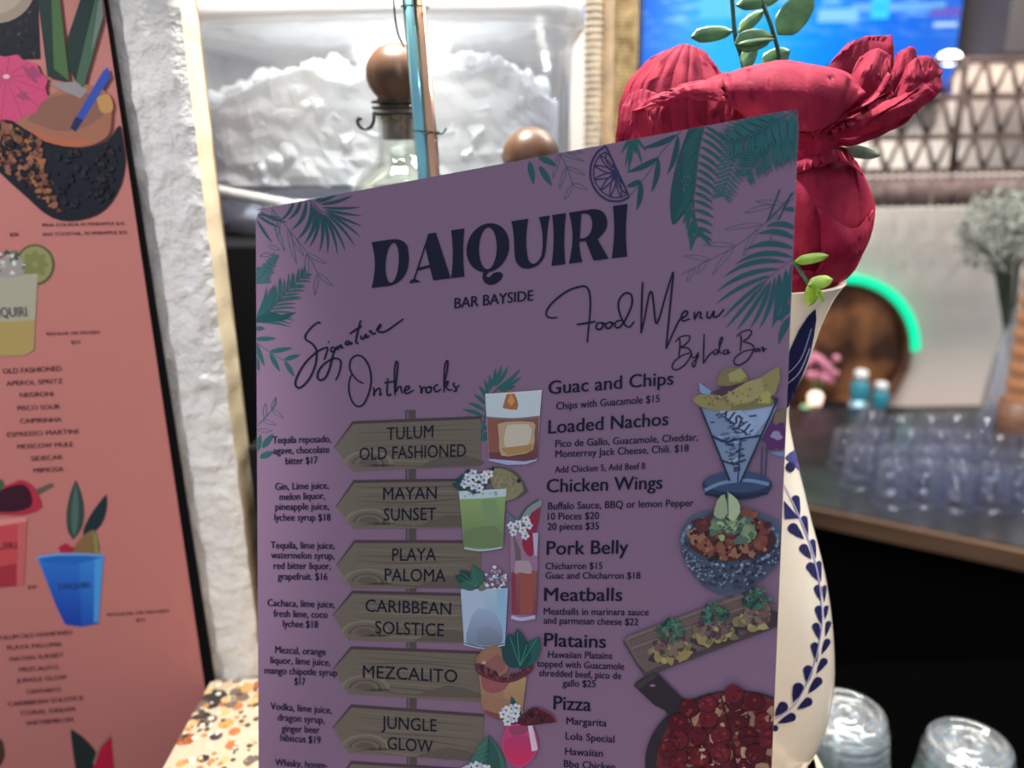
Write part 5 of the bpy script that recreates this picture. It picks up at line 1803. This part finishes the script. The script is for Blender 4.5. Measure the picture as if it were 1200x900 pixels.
p1 = at(463, 87, 0.577)
make_bottle((p1.x, p1.y, 0.2004), p1.z + .0208 - 0.200, 'clear bottle with wooden ball stopper and curled wire behind the metal straws', 0.0)
p2 = at(622, 184, 0.588)
make_bottle((p2.x, p2.y, 0.2004), p2.z + .0208 - 0.200, 'bottle of which only the wooden ball stopper shows above the middle of the menu', 1.4)

# ---- metal straws tied with green wire
sg = thing('straw_bundle', on_z(560, 760, 0), 'iridescent steel straws tied upright with thin green wire before the bottle', 'straws')
st1 = noisy(mat('blue_steel', lin((92, 132, 160)), 0.16, 1.0), lin((96, 142, 180)), lin((150, 214, 222)), 14, 2)
st2 = noisy(mat('copper_steel', lin((176, 128, 102)), 0.16, 1.0), lin((170, 122, 98)), lin((232, 184, 152)), 14, 2)
dS = 0.522
SY = 0.558                                       # the straws stand on the counter's back edge


def straw(px0, px1, m_, lb, dy):
    a_, b_ = on_y(px0, -30, SY + dy), on_y(px1, 260, SY + dy)
    k_ = (0.0005 - a_.z) / (b_.z - a_.z)
    Geo().tube([a_, b_, a_ + (b_ - a_) * k_], 0.0040, 20).build('straw', m_, sg, True)['label'] = lb


straw(476, 501, st1, 'blue steel straw', 0)
straw(488.5, 512.5, st2, 'copper steel straw', .002)
wg = mat('green_wire', lin((28, 62, 46)), 0.4)
for y0_ in (9, 155):
    pa, pb = on_y(466.3 + (y0_ + 30) * .0862, y0_ - 1, SY), on_y(499.2 + (y0_ + 30) * .083, y0_ + 1, SY + .002)
    ctr, ax = (pa + pb) / 2, (pb - pa) / 2
    Geo().tube([ctr + ax * math.cos(t * PI / 10) + Vector((0, .0050 * math.sin(t * PI / 10), .0004 * t / 10)) for t in range(21)], .00042, 6).build('wire_tie', wg, sg, True)
Geo().tube([on_y(x, y, SY + d_) for x, y, d_ in smooth_line([(512, 157, 0), (519, 156, -.002), (523, 150, -.004)], 4)], .0005, 6).build('wire_end', wg, sg, True)
Geo().tube([on_y(x, y, SY + d_) for x, y, d_ in smooth_line([(460, -30, .003), (462, 10, .003), (466, 38, .004), (474, 55, .005)], 5)], .0006, 6).build('wire_end', wg, sg, True)
Geo().tube([on_y(x, y, SY + d_) for x, y, d_ in smooth_line([(508, 130, .004), (512, 165, .003), (514, 200, .003), (518, 250, .003)], 5)], .0006, 6).build('wire_end', wg, sg, True)

#@@BACK
# ================================================================== BEHIND: RATTAN, SCREEN, LATTICE, MIRROR, BACK BAR
gold = noisy(mat('golden_rattan', (0.5, 0.38, 0.2), 0.45), lin((150, 122, 78)), lin((214, 188, 136)), 60, 3)
RY = 1.13
ra, rb = on_y(686, 0, RY).x, on_y(747, 0, RY).x
rz0, rz1 = 0.12, 0.80
rs_ = thing('rattan_screen', ((ra + rb) / 2, RY, -1.05), 'golden woven rattan screen standing right of the ice bin', 'screen')
xm1, xm2 = on_y(709, 0, RY).x, on_y(719, 0, RY).x
g = Geo()
z = rz0
while z < rz1:                                    # coarse wraps on the left
    g.tube([(ra, RY, z), ((ra + xm1) / 2, RY - .004, z + .0015), (xm1, RY, z)], 0.0030, 6)
    z += 0.0085
g.build('coarse_weave', gold, rs_, True)
g = Geo()
z = rz0
q_ = 0
while z < rz1:                                    # fine basket weave on the right
    n_ = 9
    g.tube([(xm2 + (rb - xm2) * k / n_, RY + .002 * (1 if (k + q_) % 2 else -1), z) for k in range(n_ + 1)], 0.0018, 5)
    z += 0.0050
    q_ += 1
for k in range(10):
    x = xm2 + (rb - xm2) * (k + .0) / 9
    g.tube([(x, RY, rz0), (x, RY, rz1)], 0.0016, 5)
g.build('fine_weave', gold, rs_, True)
gw = noisy(mat('dark_rattan_pole', (0.2, 0.14, 0.08), 0.5), lin((112, 88, 58)), lin((150, 122, 84)), 30, 3)
g = Geo()
for x in (xm1 + .002, xm2 - .003):
    g.tube([(x, RY, -1.05), (x, RY, rz1)], .0050, 10)
g.tube([(ra, RY, rz0), (rb, RY, rz0)], .005, 10)
g.build('pole', gw, rs_, True)

# ---- screen on the wall
TY = WY - 0.06
tvA, tvB = on_y(752, 62, TY), on_y(1112, 112, TY)
tvx0, tvz0 = tvA.x, tvB.z
tvx1, tvz1 = on_y(1120, 60, TY).x, tvB.z + 0.42
tv = thing('wall_screen', ((tvx0 + tvx1) / 2, TY, tvz0), 'wide wall screen glowing blue with a pool scene behind the flowers', 'screen')
Geo().box((tvx0 - .012, TY, tvz0 - .012), (tvx1 + .006, WY - .001, tvz1 + .012), .004).build('housing', mat('black_plastic', (.01, .01, .012), .35), tv)
scr = bpy.data.materials.new('screen_picture')
scr.use_nodes = True
nt = scr.node_tree
em = N(scr, 'ShaderNodeEmission')
em.inputs['Strength'].default_value = 1.25
tcn = N(scr, 'ShaderNodeTexCoord')
sx = N(scr, 'ShaderNodeSeparateXYZ')
L(scr, tcn.outputs['Generated'], sx.inputs[0])
r1 = N(scr, 'ShaderNodeValToRGB')                 # left to right: the water's own colours
for pos, c in ((0.0, (52, 112, 226)), (0.10, (70, 150, 236)), (0.20, (58, 178, 248)), (0.36, (40, 176, 250)), (0.55, (24, 140, 240)), (0.8, (30, 108, 226)), (1.0, (46, 104, 214))):
    e = r1.color_ramp.elements.new(pos) if pos not in (0.0, 1.0) else r1.color_ramp.elements[0 if pos == 0.0 else -1]
    e.color = (*lin(c), 1)
L(scr, sx.outputs[0], r1.inputs[0])
mpn = N(scr, 'ShaderNodeMapping')
mpn.inputs['Scale'].default_value = (9, 1, 22)
L(scr, tcn.outputs['Generated'], mpn.inputs[0])
nzz = N(scr, 'ShaderNodeTexNoise')
nzz.inputs['Scale'].default_value = 1.4
nzz.inputs['Detail'].default_value = 5
L(scr, mpn.outputs[0], nzz.inputs['Vector'])
r2 = N(scr, 'ShaderNodeValToRGB')
r2.color_ramp.elements[0].position = .50
r2.color_ramp.elements[1].position = .72
r2.color_ramp.elements[0].color = (0, 0, 0, 1)
r2.color_ramp.elements[1].color = (1, 1, 1, 1)
L(scr, nzz.outputs[0], r2.inputs[0])
hb = N(scr, 'ShaderNodeMapRange')                 # buildings and loungers only in the upper band of the picture
hb.inputs['From Min'].default_value = 0.24
hb.inputs['From Max'].default_value = 0.48
L(scr, sx.outputs[2], hb.inputs['Value'])
ml = N(scr, 'ShaderNodeMath', operation='MULTIPLY')
L(scr, r2.outputs[0], ml.inputs[0])
L(scr, hb.outputs[0], ml.inputs[1])
mxn = N(scr, 'ShaderNodeMix', data_type='RGBA')
mxn.inputs['B'].default_value = (*lin((150, 215, 250)), 1)
L(scr, ml.outputs[0], mxn.inputs['Factor'])
L(scr, r1.outputs[0], mxn.inputs['A'])
L(scr, mxn.outputs['Result'], em.inputs[0])
L(scr, em.outputs[0], [n for n in nt.nodes if n.type == 'OUTPUT_MATERIAL'][0].inputs[0])
g = Geo().box((tvx0, TY - .002, tvz0), (tvx1, TY, tvz1))
g.build('display', scr, tv)
for nm, px0, px1, py0, py1, c in (('picture_band', 1000, 1108, 2, 14, (96, 168, 236)), ('picture_band', 1090, 1126, 8, 20, (96, 84, 190)), ('picture_band', 1094, 1122, 26, 31, (190, 220, 250)),
                                  ('picture_band', 1020, 1044, -8, 22, (30, 200, 240)), ('picture_band', 958, 1006, 10, 26, (120, 196, 248)), ('picture_band', 820, 870, -6, 22, (70, 190, 250))):
    a, b = on_y(px0, py1, TY - .003), on_y(px1, py0, TY - .003)
    m_ = mat('screen_band', (0, 0, 0), .4, 0, lin(c), 1.2)
    Geo().box((a.x, TY - .0035, a.z), (b.x, TY - .002, b.z)).build(nm, m_, tv)

bulb_p = on_y(1113, 68, TY - .05)
bu = thing('wall_bulb', (bulb_p.x, WY, bulb_p.z), 'small glowing white bulb at the lower right corner of the blue screen', 'lamp')
Geo().ball(bulb_p, .019, 3, (1.3, 1, .8)).build('bulb', mat('glowing_bulb', (1, 1, 1), .3, 0, (.9, .97, 1), 6), bu, True)
Geo().tube([bulb_p + Vector((0, .012, 0)), (bulb_p.x, WY, bulb_p.z)], .008, 12).build('socket', mat('white_socket', (.6, .6, .6), .4), bu, True)

# ---- macrame lattice valance
LY = 1.80
cord = noisy(mat('brown_cord', (0.1, 0.07, 0.06), 0.8), lin((62, 48, 46)), lin((92, 72, 68)), 60, 3)
lx0, lx1 = on_y(985, 150, LY).x, on_y(1290, 150, LY).x
la = thing('macrame_valance', ((lx0 + lx1) / 2, LY, on_y(1100, 240, LY).z), 'brown macrame lattice with fringe hanging on the wall right of the flowers', 'hanging')
zs = [on_y(1100, y, LY).z for y in (71, 114, 160, 200)]
g = Geo()
for z in zs:
    g.tube([(lx0, LY, z), (lx1, LY, z)], .0066, 8)
g.build('cross_bar', cord, la, True)
step = on_y(1130, 140, LY).x - on_y(1101, 140, LY).x
for r_ in range(3):
    g = Geo()
    x = lx0 + step * .5 * r_
    while x < lx1 - step:
        g.tube([(x, LY, zs[r_ + 1]), (x + step * .5, LY, zs[r_])], .0050, 6)
        g.tube([(x + step * .5, LY, zs[r_]), (x + step, LY, zs[r_ + 1])], .0050, 6)
        x += step
    g.build('zigzag_row', cord, la, True)
g = Geo()
for px in (1122, 1230):
    xx = on_y(px, 140, LY).x
    Geo().tube([(xx, LY - .004, zs[0]), (xx, LY - .004, zs[3])], .0075, 8).build('post', cord, la, True)
zf = on_y(1100, 243, LY).z
fr_m = noisy(mat('fringe', (0.2, 0.16, 0.15), 0.8), lin((104, 86, 82)), lin((140, 120, 116)), 40, 3)
g = Geo()
x = lx0
while x < lx1:
    g.tube([(x, LY, zs[3]), (x + random.uniform(-.002, .002), LY + random.uniform(-.004, .004), zf)], .0042, 5)
    x += .0065
fringe = tag(g.build('fringe', fr_m, la, True), kind='stuff')
bead = mat('pale_bead', (.8, .75, .68), .12)
g = Geo()
x = lx0
while x < lx1:
    g.ball((x, LY - .006, zs[3] - .010), .0050, 1)
    g.ball((x + .006, LY - .006, zf - .002), .0055, 1)
    x += .017
tag(g.build('bead_trim', bead, fringe, True), kind='stuff')
for xx in (lx0 + .02, lx1 - .02):
    Geo().box((xx - .006, LY, zs[0] - .006), (xx + .006, WY, zs[0] + .006)).build('bracket', cord, la)
light('valance_lamp', 'AREA', (on_y(1190, 60, WY).x, WY - .05, zs[0] + .006), 0.42, (1.0, 0.84, 0.72), (on_y(1190, 60, WY).x, WY - .01, zs[0] - .10), .42, .02)

sx0 = on_y(1137, 40, TY).x
so_ = Geo().box((sx0, 1.815, zs[0] + .012), (sx0 + 1.2, WY, zs[0] + .62), .003).build('trim_1', noisy(mat('soffit_paint', (.2, .19, .19), .8), lin((66, 61, 62)), lin((74, 69, 70)), 3), None, False, (sx0 + .6, 1.9, zs[0] + .012))
tag(so_, 'grey soffit box above the macrame lattice right of the blue screen', 'soffit', None, 'structure')

# ---- round mirror with neon arc
MY = WY - 0.03
mc = on_y(978, 418, MY)
mr = abs(on_y(1068, 418, MY).x - mc.x)
mi_ = thing('round_mirror', (mc.x, WY, mc.z - mr), 'round wooden framed mirror with a green neon arc on the back wall', 'mirror')
wf = noisy(mat('mirror_wood', (0.15, 0.08, 0.05), 0.5), lin((86, 56, 42)), lin((116, 78, 58)), 12, 3, stretch=(1, 1, 4))
g = Geo()
SG = 64
ring = [(1.0, 0.0), (1.0, -.028), (.985, -.034), (.91, -.034), (.90, -.026), (.90, 0.0)]
for k in range(SG):
    a = 2 * PI * k / SG
    for r_, dy in ring:
        g.v.append(Vector((mc.x + mr * r_ * math.cos(a), MY + .03 + dy, mc.z + mr * r_ * math.sin(a))))
for k in range(SG):
    for j in range(6):
        g.f.append((k * 6 + j, k * 6 + (j + 1) % 6, ((k + 1) % SG) * 6 + (j + 1) % 6, ((k + 1) % SG) * 6 + j))
g.build('frame', wf, mi_, True)
g = Geo()
g.v = [Vector((mc.x + mr * .91 * math.cos(2 * PI * k / SG), MY + .018, mc.z + mr * .91 * math.sin(2 * PI * k / SG))) for k in range(SG)]
g.v += [p + Vector((0, .008, 0)) for p in g.v]
g.f = [tuple(range(SG)), tuple(range(2 * SG - 1, SG - 1, -1))] + [(k, k + SG, (k + 1) % SG + SG, (k + 1) % SG) for k in range(SG)]
mirr = noisy(mat('mirror_reflections', (.2, .12, .08), .25, .25), lin((84, 58, 44)), lin((206, 138, 92)), 8, 2, lo=.45, hi=.66)  # warm reflections painted into the glass colour as brown and copper patches
g.build('mirror_glass', mirr, mi_)
neon = mat('green_neon', (0, .3, .2), .4, 0, (0.003, 0.86, 0.40), 1.05)
g = Geo()
g.tube([(mc.x + mr * 1.03 * math.cos(math.radians(a)), MY - .005, mc.z + mr * 1.03 * math.sin(math.radians(a))) for a in range(4, 110, 4)], .012, 12)
g.build('neon_tube', neon, mi_, True)

# ---- back bar ledge and the things on it
LZ = on_y(1000, 497, 1.93).z
ledge_m = noisy(mat('ledge_wood', (0.2, 0.1, 0.06), 0.4), lin((104, 66, 48)), lin((140, 92, 66)), 10, 3, stretch=(.4, 3, 3))
sh = Geo().box((0.40, 1.84, LZ - .022), (1.35, WY, LZ), .003).build('wall_ledge', ledge_m, None, False, (0.8, 1.9, LZ - .022))
tag(sh, 'brown wooden ledge along the back wall under the mirror', 'shelf')


def lathe_thing(name, px, py, Y, prof, mats_, label, cat, group=None):
    """prof: list of (part name, material, [(r, z)...]) standing on the ledge"""
    p = on_y(px, py, Y)
    t = thing(name, (p.x, Y, LZ), label, cat, group)
    for nm, m_, pr in prof:
        Geo().lathe(pr, (p.x, Y, LZ), 24).build(nm, m_, t, True)
    return t


teal = mat('teal_label', lin((46, 130, 150)), .35)
silv = mat('pale_can', lin((150, 186, 206)), .3, .3)
wcap = mat('white_cap', (.8, .82, .84), .4)
for px, H, rr_, lb in ((1006, .150, .0215, 'taller teal and silver spray bottle standing before the round mirror'), (1031, .118, .0205, 'shorter teal bottle with white cap standing right of the taller one')):
    lathe_thing('spray_bottle', px, 470, 1.90, [('body', silv, [(.012, 0), (rr_, 0), (rr_, H * .50)]), ('label_band', teal, [(rr_, H * .50), (rr_ * 1.01, H * .51), (rr_ * 1.01, H * .78), (rr_ * .7, H * .83)]),
                                                ('cap', wcap, [(rr_ * .72, H * .83), (rr_ * .72, H * .98), (rr_ * .5, H)])], None, lb, 'bottle', 'teal bottles on the back ledge')
lathe_thing('candle', 944, 480, 1.90, [('wax', mat('pale_green_wax', lin((150, 196, 150)), .5), [(.01, 0), (.013, 0), (.013, .060), (.011, .062)])], None, 'pale green pillar candle at the left end of the ledge', 'candle')
lathe_thing('tealight_lamp', 956, 460, 1.91, [('shade', mat('warm_glow', (.9, .6, .5), .4, 0, (1, .72, .6), 1.5), [(.008, .060), (.016, .062), (.018, .085), (.012, .092)]), ('stand', wf, [(.016, 0), (.016, .004), (.004, .008), (.004, .058), (.014, .060)])], None,
            'small glowing lamp between candle and pink flowers', 'lamp')
lathe_thing('dark_pot', 982, 480, 1.93, [('pot', black, [(.02, 0), (.034, 0), (.038, .05), (.034, .052)])], None, 'dark round pot left of the teal bottles', 'pot')
pf = thing('pink_flowers', (on_y(962, 440, 1.94).x, 1.94, LZ), 'blurred pink flower bunch in front of the round mirror', 'flowers')
g = Geo()
pc = on_y(962, 432, 1.94)
for _ in range(26):
    g.ball(pc + Vector((random.uniform(-.036, .036), random.uniform(-.02, .02), random.uniform(-.03, .03))), random.uniform(.008, .014), 1)
g.build('blossom', mat('pink_blossom', lin((206, 132, 158)), .6), pf, True)
g = Geo()
for _ in range(6):
    g.tube([(pc.x + random.uniform(-.02, .02), 1.94, pc.z - .02), (pc.x, 1.94, LZ)], .002, 5)
g.build('stem', leaf_m, pf, True)
vot = clear('votive_glass', (.95, 1, .97), .10, (.8, .9, .85), 1.2, .05)
ii = 0
for px, nm in ((1022, 'leftmost'), (1043, 'middle'), (1062, 'rightmost')):
    p = on_y(px, 490, 1.87)
    t = thing('votive_glass', (p.x, 1.87, LZ), nm + ' of the small clear votive glasses in front of the teal bottles', 'glass', 'small glasses on the ledge')
    Geo().lathe([(.006, 0), (.012, 0), (.016, .034), (.0148, .034), (.011, .003), (.004, .003)], (p.x, 1.87, LZ), 20).build('bowl', vot, t, True)

# ---- back bar with black top and rows of clear cups
BZ = -0.20
eA, eB = on_z(955, 592, BZ), on_z(1200, 642, BZ)
ed = (eB - eA).normalized()
bb = thing('back_bar', ((eA + eB).x / 2, (eA + eB).y / 2 + .3, -1.05), 'black back bar with wooden front edge carrying rows of clear cups', 'bar')
q0, q1 = eA - ed * .55, eB + ed * 1.3
dep = Vector((0, 1.84 - min(q0.y, q1.y), 0))


def slab(z0_, z1_, inset, name, m_):
    nrm = Vector((-ed.y, ed.x, 0))
    a, b = q0 + nrm * inset, q1 + nrm * inset
    pts = [a, b, Vector((b.x, 1.838, 0)), Vector((a.x, 1.838, 0))]
    g = Geo()
    for z in (z0_, z1_):
        g.v += [Vector((p.x, p.y, z)) for p in pts]
    g.f = [(3, 2, 1, 0), (4, 5, 6, 7), (0, 1, 5, 4), (1, 2, 6, 5), (2, 3, 7, 6), (3, 0, 4, 7)]
    return g.build(name, m_, bb)


gloss_black = noisy(mat('black_bar_top', (.03, .03, .035), .22), lin((26, 27, 30)), lin((40, 42, 46)), 16, 3)
slab(BZ - .030, BZ, 0.0, 'bar_top', gloss_black)
slab(-1.05, BZ - .030, .035, 'bar_front', mat('bar_front_black', (.003, .003, .0035), .9, Specular_IOR_Level=.05))
g = Geo()
n_ = Vector((ed.y, -ed.x, 0)).normalized()
a, b = q0 + n_ * .012, q1 + n_ * .012
g.v = [Vector((p.x, p.y, z)) for z in (BZ - .034, BZ - .003) for p in (q0, q1, b, a)]
g.f = [(3, 2, 1, 0), (4, 5, 6, 7), (0, 1, 5, 4), (1, 2, 6, 5), (2, 3, 7, 6), (3, 0, 4, 7)]
g.build('edge_trim', noisy(mat('edge_wood', (.2, .12, .07), .4), lin((92, 70, 56)), lin((126, 98, 76)), 9, 3, stretch=(.4, .4, 4)), bb)

cupm = clear('clear_cup', (.95, .96, 1.0), .022, (.50, .54, .70), .32, .012, None, .03)
CP = [(.0300, 0), (.0310, 0), (.0318, .002), (.0262, .074), (.0255, .075), (.004, .0755), (.004, .0735), (.0245, .073), (.0290, .004), (.0300, 0)]


def make_cup(loc, label, s_=1.0):
    t = thing('plastic_cup', loc, label, 'cup', 'clear cups turned upside down on the back bar')
    Geo().lathe([(r * s_, z * s_) for r, z in CP[:-1]], loc, 20, True).build('cup_wall', cupm, t, True)
    Geo().lathe([(.0312 * s_, 0), (.0335 * s_, .001), (.0335 * s_, .004), (.0312 * s_, .005)], loc, 20, True).build('rim', cupm, t, True)
    return t


proto = None
rowsC = [(524, 1018, 7), (544, 990, 7), (566, 1008, 6), (588, 1044, 5)]
rn = ['back row', 'second row', 'third row', 'front row']
pos_w = ['first', 'second', 'third', 'fourth', 'fifth', 'sixth', 'seventh', 'eighth']
for ri, (py, px0, n_c) in enumerate(rowsC):
    for k in range(n_c):
        p = on_z(px0 + k * (33 + ri * 2.0) + random.uniform(-3, 3), py + k * 1.3 + random.uniform(-2, 2), BZ)
        if p.y > 1.80:
            p.y = 1.79
        lb = '%s clear upside down cup from the left in the %s on the black bar' % (pos_w[k], rn[ri])
        if proto is None:
            proto = make_cup((p.x, p.y, BZ + .0003), lb)
        else:
            c_ = proto.copy()
            col.objects.link(c_)
            c_.location = (p.x, p.y, BZ + .0003)
            c_['label'] = lb
            for ch in list(proto.children):
                d_ = ch.copy()
                d_.parent = c_
                col.objects.link(d_)

# ---- baby's breath in a clear vase, amber lamp at the right edge
bv = on_z(1182, 500, BZ)
BYY = 1.60
tb = on_y(1184, 452, BYY)
gyp = thing('dried_flowers', (tb.x, BYY, tb.z), 'cloudy bunch of grey green dried flowers in the tall glass vase at right', 'flowers')
cl = on_y(1185, 270, BYY)
g = Geo()
for _ in range(1300):
    d_ = Vector((random.gauss(0, 1), random.gauss(0, 1), random.gauss(0, 1))).normalized() * random.random() ** .45
    g.ball(cl + Vector((d_.x * .108, d_.y * .07, d_.z * .090)), random.uniform(.0020, .0046), 1)
tag(g.build('tiny_blossoms', noisy(mat('grey_blossom', (.3, .32, .28), .8), lin((112, 120, 112)), lin((178, 182, 172)), 40), gyp, False), kind='stuff')
g = Geo()
for k in range(60):
    d_ = Vector((random.gauss(0, 1), random.gauss(0, 1), random.gauss(0, 1))).normalized()
    g.tube([cl + Vector((d_.x * .10, d_.y * .06, d_.z * .082)), cl + Vector((d_.x * .025, d_.y * .02, -.06)), Vector((tb.x, BYY, tb.z + .02))], .0009, 4)
tag(g.build('stem', noisy(mat('grey_stem', (.15, .2, .15), .7), lin((70, 84, 74)), lin((96, 108, 96)), 40), gyp), kind='stuff')
gv = thing('glass_vase', (tb.x, BYY, BZ), 'tall flared clear glass vase on the bar holding the dried flowers', 'vase')
zt = on_y(1184, 360, BYY).z
gvm = clear('vase_glass', (.93, .95, 1.0), .22, (.66, .70, .80), 1.1, .05)
Geo().lathe([(.012, BZ), (.052, BZ), (.052, BZ + .006), (.046, tb.z - .02), (.026, zt), (.023, zt), (.042, tb.z - .02), (.042, BZ + .010), (.010, BZ + .010)], (tb.x, BYY, 0), 32).build('glass', gvm, gv, True)
lp = on_y(1199, 440, 1.50)
al = thing('amber_lamp', (lp.x, 1.50, BZ), 'ribbed amber glowing lamp cut by the right edge before the dried flowers', 'lamp')
pr = []
ztop = on_y(1199, 290, 1.50).z
nrib = 9
for k in range(nrib * 4 + 1):
    z = lp.z - .05 + (ztop - lp.z + .05) * k / (nrib * 4)
    pr.append((.026 + .0028 * math.cos(k * PI / 2), z))
Geo().lathe(pr, (lp.x, 1.50, 0), 24).build('ribbed_glass', mat('amber_glass', lin((150, 104, 76)), .2, 0, lin((214, 150, 104)), .25), al, True)
Geo().lathe([(.030, BZ), (.036, BZ), (.034, lp.z - .05), (.024, lp.z - .05)], (lp.x, 1.50, 0), 24).build('base', wf, al, True)

# ---- stacks of cups on the low service shelf beside the counter
SZ = -0.16
ss = thing('service_shelf', (0.55, 0.66, -1.05), 'dark low service shelf under the stacks of clear cups', 'shelf')
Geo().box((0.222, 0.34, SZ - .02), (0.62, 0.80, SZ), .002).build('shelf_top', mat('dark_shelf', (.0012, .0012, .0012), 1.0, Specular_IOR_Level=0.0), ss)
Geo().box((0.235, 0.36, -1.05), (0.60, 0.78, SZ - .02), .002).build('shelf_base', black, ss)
stackm = clear('stacked_cup', (.96, .98, .99), .12, (.72, .78, .80), 1.1, .05, None, .05)
tealc = clear('teal_print', (.5, .85, .78), .45, (.10, .52, .46), .7, .1)


def cup_stack(px, py, Y, n_, who):
    top = on_y(px, py, Y)
    pitch = .0125
    for k in range(n_):
        zt_ = top.z - k * pitch
        lb = '%s clear ribbed cup of the %s' % (('topmost', 'second', 'third', 'fourth', 'fifth', 'sixth')[k] if n_ > 1 else 'single', who)
        t = thing('stacked_cup', (top.x, Y, zt_ - .085), lb, 'cup', 'nested clear cups beside the vase')
        H = .085
        pr = [(.0435, 0), (.0450, 0), (.0452, .003)]
        for q in range(1, 10):
            z = .003 + (H - .008) * q / 10
            r_ = .0440 - .0085 * (z / H)
            pr += [(r_ + .0007, z - .0022), (r_ + .0007, z - .0012), (r_ - .0008, z)]
        pr += [(.0352, H - .004), (.0335, H - .001), (.0310, H), (.0270, H - .001), (.0262, H - .0035), (.0160, H - .0035), (.0150, H - .0015), (.004, H - .0015), (.004, H - .003), (.0145, H - .0035), (.0165, H - .005), (.0300, H - .005), (.0335, H - .008), (.0420, .002)]
        Geo().lathe(pr, (top.x, Y, zt_ - H), 40, True).build('cup_wall', stackm, t, True)
        if k in (1, 3):
            Geo().lathe([(.0432, .018), (.0396, .056), (.0394, .056), (.0430, .018)], (top.x, Y, zt_ - H), 40, True).build('printed_band', tealc, t, True)
    return top


cup_stack(991, 833, 0.600, 6, 'stack right behind the vase')
cup_stack(1137, 869, 0.590, 6, 'stack at the lower right corner')
